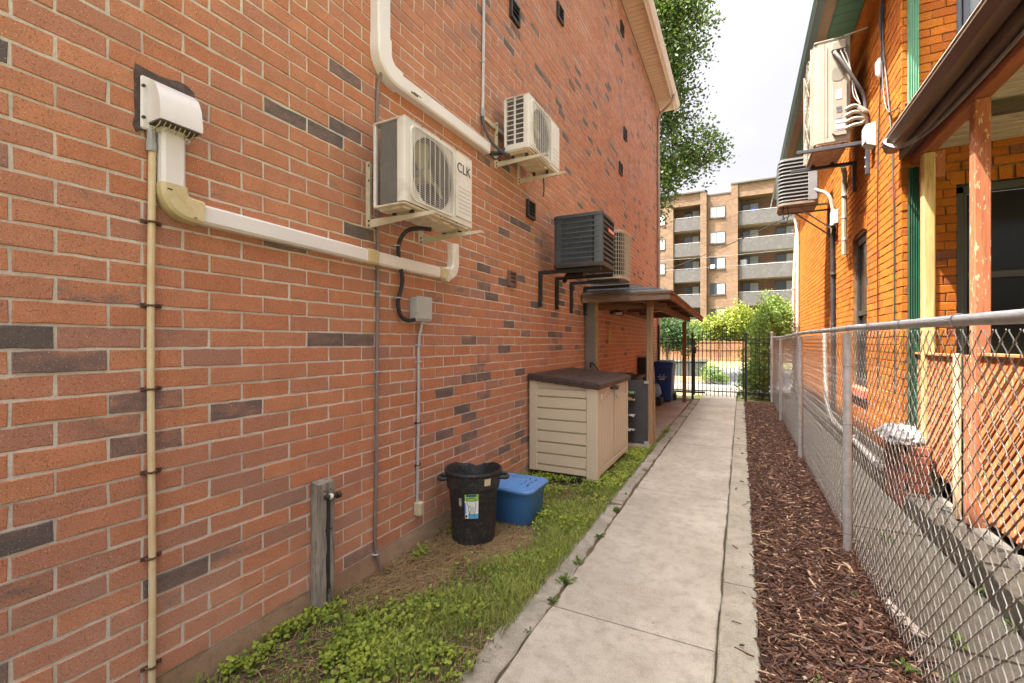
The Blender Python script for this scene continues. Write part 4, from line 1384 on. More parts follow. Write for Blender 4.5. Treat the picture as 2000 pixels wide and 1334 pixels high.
# --- lean-to shelter
t = thing('lean_to_shelter', 'timber lean-to shelter with dark shingled roof on brown posts by brick wall', 'shelter', (-1.7, 9.5, 0))
post_w = wood('shelter_post_wood', (0.20, 0.125, 0.065), (0.36, 0.25, 0.15), (30, 30, 1.6), dark=(0.09, 0.05, 0.03), bump=.7)
beam_w = wood('shelter_beam_wood', (0.14, 0.06, 0.032), (0.26, 0.115, 0.06), (30, 2.0, 30), dark=(0.05, 0.02, 0.012), bump=.6)
fas_w = wood('weathered_fascia', (0.17, 0.11, 0.08), (0.30, 0.22, 0.17), (2.2, 30, 30), dark=(0.07, 0.04, 0.03), bump=.7)
bx('post', post_w, t, -1.27, -1.18, 6.98, 7.07, .0, 2.12, .006)
bx('post', wood('far_post_wood', (0.16, 0.08, 0.045), (0.27, 0.15, 0.085), (30, 30, 1.6), bump=.6), t, -1.34, -1.25, 12.30, 12.39, .0, 2.10, .006)
bx('beam', beam_w, t, -1.26, -1.17, 6.90, 12.5, 2.10, 2.20, .005)
bx('beam', wood('cross_beam_wood', (0.12, 0.055, 0.03), (0.22, 0.10, 0.055), (2, 30, 30)), t, -2.2, -1.0, 7.08, 7.16, 2.08, 2.16, .005)
for y in (8.4, 9.7, 11.0, 12.25):
    bx('rafter', MATS['cross_beam_wood'], t, -2.2, -0.95, y, y + .05, 2.205, 2.28, .004)
bx('ledger', beam_w, t, -2.21, -2.16, 7.1, 12.5, 2.16, 2.40, .004)
bx('fascia', fas_w, t, -2.20, -0.90, 6.72, 6.76, 2.175, 2.275, .004)
MB().prism([(6.76, 2.19), (12.75, 2.10), (12.75, 2.19), (6.76, 2.285)], 0, -.925, -.885).build('fascia', beam_w, t)
# roof: wall side high, hipped towards the camera
A, B, C, D = (-2.215, 6.70, 2.285), (-.87, 6.70, 2.285), (-.87, 12.8, 2.20), (-2.215, 12.8, 2.62)
E_ = (-2.215, 7.65, 2.64)
rf = MB()
rf.add([A, B, C, D, E_] + [(p[0], p[1], p[2] - .02) for p in (A, B, C, D, E_)], [(0, 1, 4), (1, 2, 3, 4), (6, 5, 9), (7, 6, 9, 8), (0, 5, 6, 1), (1, 6, 7, 2), (2, 7, 8, 3)])
roof = rf.build('roof_deck', beam_w, t, smooth=False)
sh_m = pm('grey_shingle', (0.10, 0.105, 0.11), 0.9, 0.3, 12, (0.2, 0.19, 0.18), .4, 30, .56, .8, 120)
rr = random.Random(2)
va, vb, ve = Vector(A), Vector(B), Vector(E_)
for rw in range(6):
    k0, k1 = rw / 6, (rw + 1.12) / 6
    k1 = min(k1, .98)
    p0, p1 = va + (ve - va) * k0, vb + (ve - vb) * k0
    q0, q1 = va + (ve - va) * k1, vb + (ve - vb) * k1
    ln_ = (p1 - p0).length
    n = max(1, int(ln_ / .17))
    lift = Vector((0, 0, .010 + .003 * (rw % 2)))
    for i in range(n):
        a, b = (i + .02) / n, (i + .98) / n
        pts = [p0 + (p1 - p0) * a, p0 + (p1 - p0) * b, q0 + (q1 - q0) * b, q0 + (q1 - q0) * a]
        up = [p + lift + Vector((0, 0, rr.uniform(0, .004))) for p in pts[:2]] + [p + Vector((0, 0, .004)) for p in pts[2:]]
        MB().add([tuple(p + Vector((0, 0, .001))) for p in pts] + [tuple(p) for p in up], [(3, 2, 1, 0), (4, 5, 6, 7), (0, 1, 5, 4), (1, 2, 6, 5), (2, 3, 7, 6), (3, 0, 4, 7)]).build('shingle', sh_m, roof, smooth=False)
vc, vd = Vector(C), Vector(D)
for rw in range(5):
    for i in range(16):
        k0, k1 = rw / 5, min(.99, (rw + 1.1) / 5)
        f = lambda a, k: (vb + (vc - vb) * a) * (1 - k) + (ve + (vd - ve) * a) * k
        a, b = (i + .01) / 16, (i + .99) / 16
        pts = [f(a, k0), f(b, k0), f(b, k1), f(a, k1)]
        up = [p + Vector((.004, 0, .014)) for p in pts[:2]] + [p + Vector((0, 0, .006)) for p in pts[2:]]
        MB().add([tuple(p + Vector((0, 0, .001))) for p in pts] + [tuple(p) for p in up], [(3, 2, 1, 0), (4, 5, 6, 7), (0, 1, 5, 4), (1, 2, 6, 5), (2, 3, 7, 6), (3, 0, 4, 7)]).build('shingle', sh_m, roof, smooth=False)

t = thing('metal_post', 'tall grey sheet-metal boxed post at wall under near corner of shelter roof', 'post', (-2.12, 7.05, 0))
bx('metal_cladding', pm('dull_sheet_metal', (0.25, 0.24, 0.225), .4, .15, 3, (0.16, 0.11, 0.07), .5, 6, .55, .1, metal=.5), t, -2.21, -2.055, 6.92, 7.06, 0, 2.27, .004)
bx('edge_strip', wood('edge_strip_wood', (0.32, 0.22, 0.10), (0.42, 0.32, 0.17)), t, -2.054, -2.03, 6.93, 7.05, 0, 2.27, .003)
MB().tube([(-2.12, 6.91, 1.17), (-2.10, 6.87, 1.24), (-2.05, 6.86, 1.22), (-2.0, 6.88, 1.15), (-1.98, 6.9, 1.08)], .012, 6).build('hose_end', rubber, t)

t = thing('floodlight', 'small twin floodlight mounted on brick wall under the shelter roof', 'lamp', (-2.2, 8.6, 2.15))
bx('bracket', black_iron, t, -2.22, -2.17, 8.5, 8.62, 2.10, 2.20, .006)
MB().tube([(-2.18, 8.56, 2.16), (-2.10, 8.5, 2.17), (-2.04, 8.45, 2.13)], .03, 8).build('arm', black_iron, t)
hd = bx('head', black_iron, t, -2.09, -1.94, 8.36, 8.46, 2.06, 2.14, .015)
bx('lens', pm('frosted_lens', (0.6, 0.6, 0.58), .3, .03), hd, -2.075, -1.955, 8.352, 8.361, 2.07, 2.125, .004)
t = thing('wall_plaque', 'narrow yellow wooden strip with pegs fixed upright on shaded brick wall', 'plaque', (WX, 8.4, 1.53))
bx('board', wood('yellow_strip', (0.44, 0.33, 0.14), (0.52, 0.42, 0.22)), t, WX + .001, WX + .025, 8.30, 8.50, 1.54, 1.84, .004)
for z in (1.58, 1.69, 1.80):
    MB().tube([(WX + .024, 8.4, z), (WX + .034, 8.4, z)], .012, 6).build('peg', dark_plastic, t)
t = thing('leaning_board', 'dark grey flat panel standing edge-on between storage box and shelter post', 'panel', (-1.39, 7.0, 0))
bx('panel', pm('charcoal_panel', (0.055, 0.057, 0.06), .5, .08, 3, (0.09, 0.085, 0.08), .5, 5, .55, .05), t, -1.60, -1.245, 6.955, 6.975, .02, .985, .003)
for z in (.96, .05):
    bx('corner_clip', galv, t, -1.30, -1.235, 6.945, 6.98, z - .02, z + .02, .004)
rr = random.Random(12)
for k, (z, mt) in enumerate(((.80, pm('green_scrap', (0.14, 0.22, 0.10), .6, .3, 30)), (.70, pm('tan_scrap', (0.40, 0.25, 0.14), .6, .2, 30)), (.46, pm('grey_scrap', (0.33, 0.33, 0.34), .4, .2, 30)), (.24, pm('silver_scrap', (0.42, 0.42, 0.42), .35, .2, 30)))):
    t = thing('torn_bag', ['green leafy scrap poking past the dark panel, topmost', 'crumpled tan bag end poking past the dark panel', 'middle crumpled grey bag end by the dark panel', 'lowest silvery torn bag end by the dark panel'][k], 'bag', (-1.5, 6.9, z))
    q = MB()
    n = 7
    for i in range(n):
        for j in range(5):
            a = j / 4
            q.v.append((-1.60 + i * .03 + rr.uniform(-.006, .006), 6.80 + a * .13 + rr.uniform(-.02, .02), z + .05 * math.sin(a * 3.1) * (1 - i / n) + rr.uniform(-.016, .016)))
    q.f = [(i * 5 + j, i * 5 + j + 1, i * 5 + j + 6, i * 5 + j + 5) for i in range(n - 1) for j in range(4)]
    q.build('crumpled_film', mt, t, smooth=False)

# --- wheeled cart
t = thing('wheeled_cart', 'tall blue wheeled recycling cart with white printed emblem under the shelter', 'bin', (-1.78, 12.4, 0))
cart_m = pm('cart_blue', (0.012, 0.045, 0.20), .4, .06, 4, (0.05, 0.08, 0.2), .3, 9, .6, .05)
m = MB()
lev = [(.06, .06), (.08, .04), (.55, .02), (.92, .002), (.925, -.012), (1.0, -.012)]
n = 0
for (z, ins) in lev:
    q = rrect(-2.0 + ins, -1.55 - ins, 12.0 + ins * 1.5, 12.72 - ins, .05, 4)
    n = len(q)
    m.v += [(a, b, z) for a, b in q]
for j in range(len(lev) - 1):
    m.f += [(j * n + i, j * n + (i + 1) % n, (j + 1) * n + (i + 1) % n, (j + 1) * n + i) for i in range(n)]
m.f.append(tuple(range(n))[::-1])
m.build('body', cart_m, t)
m = MB()
lev = [(1.0, -.02), (1.02, -.03), (1.05, -.03), (1.07, 0.0), (1.09, .06), (1.095, .12)]
for (z, ins) in lev:
    m.v += [(a, b, z) for a, b in rrect(-2.0 + ins, -1.55 - ins, 12.0 + ins, 12.72 - ins, .05, 4)]
for j in range(len(lev) - 1):
    m.f += [(j * n + i, j * n + (i + 1) % n, (j + 1) * n + (i + 1) % n, (j + 1) * n + i) for i in range(n)]
m.f.append(tuple((len(lev) - 1) * n + i for i in range(n)))
lid = m.build('lid', cart_m, t)
MB().tube([(-1.98, 12.77, 1.02), (-1.98, 12.83, 1.04), (-1.57, 12.83, 1.04), (-1.57, 12.77, 1.02)], .016, 8).build('handle', cart_m, lid)
for x in (-2.0, -1.56):
    MB().tube([(x - .03, 12.64, .12), (x + .03, 12.64, .12)], .12, 16).build('wheel', rubber, t)
cy_ = 12.028
MB().box(-1.86, -1.83, cy_ - .012, cy_ - .004, .72, .85, .002).box(-1.77, -1.74, cy_ - .012, cy_ - .004, .72, .85, .002).box(-1.83, -1.77, cy_ - .012, cy_ - .004, .76, .785, .001).box(-1.82, -1.78, cy_ - .012, cy_ - .004, .81, .85, .001).build('emblem', white_pvc, t)
text_mesh('Hamilton', .062, white_pvc, 'emblem_lettering', t, (-1.80, cy_ - .008, .68), (R(90), 0, 0))
bx('emblem_bar', white_pvc, t, -1.87, -1.73, cy_ - .010, cy_ - .004, .61, .635, .001)
t = thing('clear_blue_bag', 'translucent blue bag of bottles leaning against front of blue cart', 'bag', (-1.9, 11.5, 0))
rr = random.Random(6)
m = MB().lathe([(.02, .20), (.10, .21), (.15, .29), (.155, .39), (.12, .50), (.05, .56), (.01, .58)], (-1.90, 11.55, 0), 14)
m.v = [(x + rr.uniform(-.012, .012), y + rr.uniform(-.012, .012), z + rr.uniform(-.012, .012)) for x, y, z in m.v]
m.build('bag', pm('blue_film', (0.12, 0.26, 0.48), .25, .25, 16, (0.4, 0.5, 0.62), .5, 20, .55, .3), t)
bx('crate', rubber, t, -2.02, -1.72, 11.3, 11.75, .03, .21, .01)
t = thing('black_bin', 'black lidded bin half hidden behind the dark panel under shelter', 'bin', (-1.9, 8.2, 0))
MB().prism(rrect(-2.15, -1.62, 7.9, 8.6, .05), 2, .03, .92).build('body', rubber, t)
MB().prism(rrect(-2.18, -1.59, 7.86, 8.64, .05), 2, .921, .97).prism(rrect(-2.05, -1.75, 8.0, 8.5, .05), 2, .97, 1.0).build('lid', rubber, t)
t = thing('dark_cabinet', 'black upright box beside the wall just left of the blue cart', 'box', (-2.1, 11.4, 0))
bx('body', rubber, t, -2.2, -2.02, 11.0, 11.8, .03, 1.17, .01)
bx('lid', dark_plastic, t, -2.21, -2.01, 10.99, 11.81, 1.171, 1.20, .008)
t = thing('loose_board', 'short orange-brown board propped behind the near shelter post', 'board', (-1.2, 7.12, 0))
q = MB().box(-1.235, -1.165, 7.085, 7.105, .03, .93, .003)
q.xf(0, lambda p: Vector((p.x, p.y + (.93 - p.z) * .06, p.z))).build('board', wood('orange_board', (0.32, 0.15, 0.06), (0.44, 0.24, 0.11)), t)

# ================================================================== chain link fence
FX = .71
t = thing('chain_link_fence', 'galvanised chain link fence with round posts along right side of mulch bed', 'fence', (FX, 7, 0))
rail_pts = [(FX, y, 1.675 + .008 * math.sin(y * 1.1) - (.05 * max(0, 4.1 - y) / 2.4 if y < 4.1 else 0)) for y in [-2 + .4 * i for i in range(39)]]
rail = MB().tube(rail_pts, .021, 12).build('top_rail', galv, t)
for y in (1.0, 4.14, 7.15, 10.42, 13.35):
    p = MB().tube([(FX, y, -.1), (FX, y, 1.63 if y < 13 else 1.80)], .03 if y > 13 else .027, 12).build('post', galv, t)
    if y > 13:
        MB().tube([(FX, y, 1.80), (FX, y, 1.83), (FX, y, 1.845)], [.034, .03, .01], 12).build('post_cap', galv, p)
    for z in (.14, .5, .95, 1.38):
        MB().tube([(FX + .035, y - .02, z + .006), (FX, y - .031, z), (FX - .031, y, z - .004), (FX, y + .031, z), (FX + .035, y + .02, z + .006)], .0022, 5).build('wire_tie', wire_steel, p)
y = -.9
while y < 13.2:
    zr = 1.675 + .008 * math.sin(y * 1.1) - (.05 * max(0, 4.1 - y) / 2.4 if y < 4.1 else 0)
    MB().tube([(FX + .024 * math.cos(R(a)), y + .012 * math.sin(R(a / 2)), zr + .0245 * math.sin(R(a))) for a in range(-60, 271, 30)], .0022, 5).build('wire_tie', wire_steel, rail)
    y += .62
# every wire of the mesh is one zigzag strand hooked into its neighbours
WD, HT, Z0 = .041, .0815, .015
nper = 20


def strand(sgn):
    pts = []
    for k in range(nper * 2 + 1):
        z = Z0 + k * HT / 2
        right = (k % 2 == 0) == (sgn > 0)
        yy = WD / 2 if right else -WD / 2
        o = .0045 if right else -.0045
        e = .006
        pts += [(o * .2 * 1, yy * .72, z - e), (o, yy * 1.07, z), (o * .2 * -1, yy * .72, z + e)]
    pts[0], pts[-1] = pts[1], pts[-2]
    return MB().tube(pts[1:-1], .0021, 5).mesh('wire', wire_steel)


sm = (strand(1), strand(-1))
for k in range(298):
    o = inst(sm[k % 2], 'wire', t, (FX + .034, 1.20 + k * WD, 0))
    if 1.2 + k * WD < 4.1:
        o.scale = (1, 1, 1 - .03 * (4.1 - (1.2 + k * WD)) / 2.4)
ex = MB()
for k in range(1, 60):
    s0 = len(ex.v)
    me = sm[(-k) % 2]
    ex.add([(v.co.x + FX + .034, v.co.y + 1.20 - k * WD, v.co.z * .965) for v in me.vertices], [tuple(p.vertices) for p in me.polygons])
ex.build('wires_beyond_frame', wire_steel, t, kind='stuff')

# ================================================================== iron gate
GY = 13.42


def pickets(parent, xs, ztop, zbot=.16, nm='picket'):
    for x in xs:
        z = ztop(x)
        m = MB().box(x - .008, x + .008, GY - .008, GY + .008, zbot, z - .07)
        m.add([(x - .008, GY - .008, z - .07), (x + .008, GY - .008, z - .07), (x + .008, GY + .008, z - .07), (x - .008, GY + .008, z - .07), (x, GY, z)], [(0, 1, 4), (1, 2, 4), (2, 3, 4), (3, 0, 4)])
        m.box(x - .013, x + .013, GY - .013, GY + .013, 1.55, 1.575)
        m.build(nm, black_iron, parent, smooth=False)


t = thing('iron_gate', 'black iron garden gate with arched spear tops across the end of path', 'gate', (-.54, GY, 0))
for x in (-1.145, .055):
    bx('stile', black_iron, t, x - .017, x + .017, GY - .017, GY + .017, .12, 1.68, .002)
for z in (1.655, 1.545, .235):
    bx('rail', black_iron, t, -1.128, .038, GY - .014, GY + .014, z - .014, z + .014, .002)
pickets(t, [-1.04 + i * .0995 for i in range(11)], lambda x: 2.10 - .27 * abs((x + .54) / .5) ** 1.5, .10)
lk = bx('latch_box', black_iron, t, -1.19, -1.10, GY - .06, GY + .03, 1.26, 1.44, .008)
MB().tube([(-1.12, GY - .06, 1.36), (-1.12, GY - .10, 1.36), (-1.02, GY - .10, 1.355)], .010, 6).build('lever', black_iron, lk)
t = thing('iron_fence_panel', 'black spear-topped iron railing between brick wall and gate', 'railing', (-1.65, GY, 0), 'iron railings either side of the gate')
for (x, z) in ((-2.10, 2.05), (-1.195, 1.83)):
    bx('post', black_iron, t, x - .03, x + .03, GY - .03, GY + .03, -.1, z, .004)
for z in (1.655, 1.545, .235):
    bx('rail', black_iron, t, -2.07, -1.225, GY - .014, GY + .014, z - .014, z + .014, .002)
pickets(t, [-1.99 + i * .098 for i in range(8)], lambda x: 1.82)
t = thing('iron_fence_panel', 'short black iron railing between gate and chain link fence', 'railing', (.4, GY, 0), 'iron railings either side of the gate')
bx('post', black_iron, t, .085, .145, GY - .03, GY + .03, -.1, 1.83, .004)
for z in (1.655, 1.545, .235):
    bx('rail', black_iron, t, .145, .68, GY - .014, GY + .014, z - .014, z + .014, .002)
pickets(t, [.235 + i * .1 for i in range(5)], lambda x: 1.84)

# ================================================================== porch of the right house
t = thing('porch', 'timber porch with brown gutter, red posts and diagonal lattice skirt at right', 'porch', (1.62, 4, 0))
gut_m = pm('brown_gutter', (0.085, 0.055, 0.042), .35, .1, 3, (0.14, 0.10, 0.08), .3, 8, .6, .05)
red_w = wood('red_stained_wood', (0.24, 0.075, 0.035), (0.36, 0.125, 0.055), (26, 26, 1.7), dark=(0.15, 0.045, 0.02), flake=(0.48, 0.33, 0.20), bump=.5)
red_b = wood('red_beam_wood', (0.22, 0.07, 0.03), (0.33, 0.11, 0.05), (26, 1.8, 26), dark=(0.12, 0.04, 0.02), bump=.5)
raw_w = wood('raw_post_wood', (0.34, 0.22, 0.085), (0.52, 0.37, 0.16), (22, 22, 1.5), dark=(0.20, 0.11, 0.04), bump=.6)
prof = [(1.335, 3.67), (1.33, 3.635), (1.345, 3.615), (1.352, 3.585), (1.37, 3.56), (1.40, 3.553), (1.46, 3.553), (1.475, 3.57), (1.475, 3.67), (1.468, 3.67), (1.468, 3.575), (1.372, 3.575), (1.343, 3.66)]
gt = MB().prism(prof, 1, -2, 6.055).build('gutter', gut_m, t)
bx('gutter_lip', pm('pale_lip', (0.55, 0.45, 0.36), .4, .1), gt, 1.325, 1.337, -2, 6.056, 3.668, 3.680, .003)
bx('fascia', gut_m, t, 1.477, 1.502, -2, 6.05, 3.47, 3.69, .004)
bx('soffit', pm('brown_soffit', (0.10, 0.065, 0.05), .6, .15), t, 1.503, 1.566, -2, 6.04, 3.50, 3.515, .003)
bx('beam', red_b, t, 1.567, 1.675, -2, 6.05, 3.40, 3.52, .006)
for k in range(4):
    MB().tube([(1.555 - .012 * (k % 2), -2, 3.475 + .008 * k), (1.55, 3, 3.47 + .008 * k), (1.545, 4.6, 3.45 + .010 * k), (1.50, 5.4, 3.46 + .012 * k), (1.40, 5.75, 3.50 + .012 * k), (1.318 - .004 * k, 5.80 + .01 * k, 3.57 + .01 * k), (1.34, 5.86 + .01 * k, 3.66), (1.42, 5.9, 3.70)], .005, 6).build('cable', pm('grey_cable', (0.28, 0.26, 0.24), .5, .1), t)
MB().prism([(1.36, 3.685), (4.2, 4.25), (4.2, 4.30), (1.345, 3.715)], 1, -2, 6.05).build('roof', MATS['dark_shingle'], t)
cb_m = wood('peeling_ceiling', (0.30, 0.25, 0.19), (0.46, 0.41, 0.33), (3, 26, 26), dark=(0.10, 0.07, 0.05), bump=.5)
y = 2.0
while y < 6.0:
    bx('ceiling_board', cb_m, t, 1.68, 4.1, y, y + .135, 3.53, 3.545, .004)
    y += .145
bx('joist', wood('dark_joist', (0.05, 0.035, 0.025), (0.10, 0.07, 0.05), (3, 26, 26)), t, 1.676, 4.1, 5.02, 5.10, 3.42, 3.52, .004)
bx('post', red_w, t, 1.572, 1.665, 4.61, 4.703, .05, 3.398, .006)
bx('post', raw_w, t, 1.575, 1.668, 5.69, 5.783, .05, 3.398, .012)
bx('bracket_block', red_w, t, 1.67, 1.74, 5.70, 5.77, 3.15, 3.398, .004)
deck_m = wood('deck_wood', (0.10, 0.06, 0.04), (0.18, 0.11, 0.07), (3, 26, 26))
bx('deck', deck_m, t, 1.70, 4.1, -2, 6.04, .88, .95, .004)
bx('skirt_shade_sheet', dark_in, t, 1.80, 1.82, -2, 6.04, -.05, .87, 0)  # dark sheet added to stand in for the shade behind the lattice
lat_m = wood('lattice_wood', (0.31, 0.10, 0.038), (0.45, 0.165, 0.06), (9, 9, 9), dark=(0.20, 0.06, 0.025), flake=(0.52, 0.36, 0.20), bump=.4)


def lattice(y0, y1, z0, z1, x):
    fr = MB().box(x - .02, x + .03, y0, y1, z1, z1 + .022, .003)
    p = fr.build('lattice_frame', lat_m, t)
    bx('lattice_rail', lat_m, p, x + .012, x + .03, y0, y1, z0 - .03, z0 + .02, .003)
    wd, pitch = .044, .092
    s = z0 - (y1 - y0)
    k = 0
    while True:
        c0 = (z0 - (y1 - y0)) + k * pitch          # level of the slat's lower edge at y = y1
        if c0 > z1:
            break
        poly = []
        # band c0 <= z - (y1 - y) <= c0 + wd*1.414
        lo, hi = c0, c0 + wd * 1.35
        pts = [(y1, lo), (y0, lo + y1 - y0), (y0, hi + y1 - y0), (y1, hi)]

        def clip(ps, axis, v, keep):
            o = []
            for i in range(len(ps)):
                a, b = ps[i], ps[(i + 1) % len(ps)]
                ia, ib = keep(a[axis], v), keep(b[axis], v)
                if ia: o.append(a)
                if ia != ib:
                    q = (v - a[axis]) / (b[axis] - a[axis])
                    o.append((a[0] + (b[0] - a[0]) * q, a[1] + (b[1] - a[1]) * q))
            return o
        pts = clip(pts, 1, z0, lambda c, v: c >= v)
        if pts: pts = clip(pts, 1, z1, lambda c, v: c <= v)
        if len(pts) >= 3:
            MB().prism(pts, 0, x + .002 * (k % 2), x + .010 + .002 * (k % 2)).build('slat', lat_m, p, smooth=False)
        k += 1


lattice(4.99, 6.04, .36, 1.44, 1.60)
lattice(1.2, 4.60, .27, 1.46, 1.60)
bx('stile', wood('cream_stile', (0.42, 0.30, 0.16), (0.56, 0.45, 0.29), (26, 26, 1.6), flake=(0.30, 0.10, 0.05)), t, 1.565, 1.60, 4.915, 4.985, .12, 1.47, .005)
bx('stile', red_w, t, 1.603, 1.66, 4.72, 4.90, .12, 1.46, .005)
rr = random.Random(14)
for k in range(9):
    y = 2.0 + k * .45
    m = MB().box(1.52, 1.68, y, y + .40, -.05, .13 + rr.uniform(-.03, .09), .03)
    m.v = [(a + rr.uniform(-.02, .02), b + rr.uniform(-.02, .02), c + rr.uniform(-.02, .02)) for a, b, c in m.v]
    m.build('footing_stone', stone_m, t)

t = thing('brick_pier', 'low red brick pier with crumbled pale cap beside the house corner', 'pier', (1.4, 5.7, 0))
core = bx('core', mortar_or, t, 1.36, 1.548, 5.42, 6.03, -.05, .60, 0)
pb = brick_mat('pier_brick', (0.22, 0.06, 0.03), (0.28, 0.08, 0.04), (0.2, 0.07, 0.04), (0.15, 0.06, 0.04), (0.07, 0.04, 0.035), .4)
for r_ in range(7):
    for k in range(3):
        ya = 5.42 + k * .205 - (.1 if r_ % 2 else 0)
        ya, yb = max(5.41, ya), min(6.03, ya + .195)
        o_ = MB().box(1.348, 1.40, ya, yb, .005 + r_ * .085, .08 + r_ * .085, .006).build('brick', pb, core, smooth=False)
        o_['tone'], o_['dark'] = rnd.random(), rnd.choice((0, .3, .5))
    o_ = MB().box(1.41, 1.545, 5.405, 5.44, .005 + r_ * .085, .08 + r_ * .085, .006).build('brick', pb, core, smooth=False)
    o_['tone'], o_['dark'] = rnd.random(), .4
rr = random.Random(3)
m = MB()
for (cx, cy, q, h) in ((1.40, 5.55, .13, .12), (1.42, 5.75, .16, .15), (1.40, 5.95, .14, .11), (1.44, 6.1, .12, .1)):
    s0 = len(m.v)
    m.lathe([(q * 1.05, .60), (q * 1.1, .63), (q * .95, .60 + h * .6), (q * .6, .60 + h * .9), (.01, .60 + h)], (cx, cy, 0), 11)
    m.v[s0:] = [(a + rr.uniform(-.02, .02), b + rr.uniform(-.02, .02), c + rr.uniform(-.012, .012)) for a, b, c in m.v[s0:]]
m.build('crumbled_cap', pm('pale_mortar_lump', (0.28, 0.275, 0.265), .9, .15, 9, (0.25, 0.26, 0.29), .6, 12, .5, .8, 50), t, smooth=False)

# ================================================================== on the right house's side wall
t = thing('multi_split_unit', 'tall cream double-fan heat pump hung high on the orange brick house', 'air conditioner', (1.1, 7.9, 4.24))
cr_m = pm('ivory_enamel', (0.25, 0.22, 0.17), .38, .04, 4, (0.45, 0.36, 0.26), .3, 8, .6, .04)
x0, x1, y0, y1, z0, z1 = .90, 1.30, 7.40, 8.35, 4.25, 5.67
c = MB()
q = [(x0 + .05, y0), (x1, y0), (x1, y1), (x0 + .05, y1), (x0 + .015, y1 - .01), (x0, y1 - .04), (x0, y0 + .04), (x0 + .015, y0 + .01)]
c.prism(q, 2, z0 + .03, z1 - .02)
body = c.build('casing', cr_m, t)
bx('top_cover', cr_m, t, x0 - .004, x1 + .006, y0 - .006, y1 + .006, z1 - .021, z1 + .004, .006)
bx('base_pan', pm('pan_rusty', (0.45, 0.30, 0.18), .6, .2, 9, (0.25, 0.11, 0.05), .6, 12, .5, .2), t, x0 + .02, x1 - .01, y0 + .01, y1 - .01, z0, z0 + .031, .004)
bx('seam', pm('seam_shadow', (0.10, 0.09, 0.07), .6, .05), body, x0 + .115, x0 + .119, y0 - .0015, y0 + .002, z0 + .03, z1 - .03, 0)
bx('moulded_rib', cr_m, body, x0 + .135, x0 + .15, y0 - .006, y0 + .002, z0 + .10, z1 - .10, .003)
sc_ = MB().prism([(x0 + .20, z0 + .13), (x0 + .24, z0 + .09), (x1 - .05, z0 + .09), (x1 - .045, z0 + .12), (x1 - .045, z0 + .80), (x0 + .21, z0 + .80), (x0 + .20, z0 + .78)], 1, y0 - .045, y0 - .001).build('service_cover', cr_m, t)
tb = MB().box(x0 + .185, x1 - .05, y0 - .075, y0 - .001, z1 - .20, z1 - .08, .012).build('terminal_box', cr_m, t)
for k, xx in enumerate((x0 + .225, x0 + .29, x0 + .33)):
    MB().tube([(xx, y0 - .05, z1 - .195), (xx, y0 - .055, z1 - .235)], .022 if k == 0 else .013, 8).build('cable_gland', grey_pvc, tb)
MB().prism(rrect(x0 + .20, x1 - .07, z0 + .84, z0 + 1.02, .05), 1, y0 - .005, y0 + .002).build('hand_recess', pm('ivory_recess_shade', (0.19, 0.165, 0.13), .45, .04), body)  # flat plate; the recess's shade is put into its darker ivory
stick = pm('label_paper', (0.36, 0.36, 0.36), .5, .04, 30)
inkg = pm('label_print', (0.08, 0.08, 0.09), .6, .1, 60)
for (a, b, za, zb, mt) in ((.235, .305, .57, .70, stick), (.24, .30, .44, .47, inkg), (.245, .305, .39, .43, inkg), (.24, .30, .31, .36, pm('label_grey', (.2, .2, .2), .6, .1, 60)), (.225, .335, .15, .29, stick)):
    bx('label_sticker', mt, sc_, x0 + a, x0 + b, y0 - .048, y0 - .044, z0 + za, z0 + zb, 0)
bx('label_line', inkg, sc_, x0 + .225, x0 + .335, y0 - .050, y0 - .0475, z0 + .242, z0 + .248, 0)
bx('label_line', inkg, sc_, x0 + .225, x0 + .335, y0 - .050, y0 - .0475, z0 + .165, z0 + .170, 0)
for zc in (z0 + .38, z1 - .37):
    g = MB()
    for q_ in (.08, .15, .22, .29, .34):
        g.tube([(x0 - .03, (y0 + y1) / 2 + q_ * math.cos(R(a)), zc + q_ * math.sin(R(a))) for a in range(0, 361, 15)], .004, 5, cap=False)
    for k in range(8):
        a = R(k * 45)
        g.tube([(x0 - .032, (y0 + y1) / 2 + .05 * math.cos(a), zc + .05 * math.sin(a)), (x0 - .032, (y0 + y1) / 2 + .35 * math.cos(a), zc + .35 * math.sin(a))], .004, 5)
    g.box(x0 - .036, x0 + .001, y0 + .09, y0 + .105, zc - .34, zc + .34, .003).box(x0 - .036, x0 + .001, y1 - .105, y1 - .09, zc - .34, zc + .34, .003)
    g.build('fan_grille', cr_m, t)
MB().bar((x1 - .06, y0 + .02, z1 + .012), (x1 + .19, y0 + .03, z1 + .05), .02, .012).build('top_strip', white_pvc, t)
for (y, mt) in ((7.36, pm('grey_black_steel', (0.045, 0.045, 0.05), .45, .2)), (8.13, black_iron)):
    m = MB().box(HX - .045, HX - .002, y - .025, y + .025, 3.76, 4.16, .003).box(.69, HX - .001, y - .024, y + .024, 4.16, 4.205, .003)
    o = m.build('bracket', mt, t)
    for z in (3.86, 3.98):
        MB().tube([(HX - .045, y, z), (HX - .055, y, z)], .011, 6).build('bolt', galv, o)
    for xx in (.98, 1.22):
        MB().tube([(xx, y + .06, 4.205), (xx, y + .06, 4.252)], .025, 8).build('rubber_foot', rubber, o)
for k in range(4):
    z = z0 + .16 + .085 * k
    MB().tube([(x1 - .06, y0 - .03, z), (x1 + .03, y0 - .06, z + .02), (x1 + .11, y0 - .05, z + .03 - .02 * k), (x1 + .17, y0 - .02, z0 + .26 - .03 * k), (x1 + .195, y0 + .03, z0 + .12 - .05 * k)], .024, 8).build('insulated_line', pm('wrapped_line', (0.26, 0.23, 0.18), .6, .08, 20, bump=.3), t)
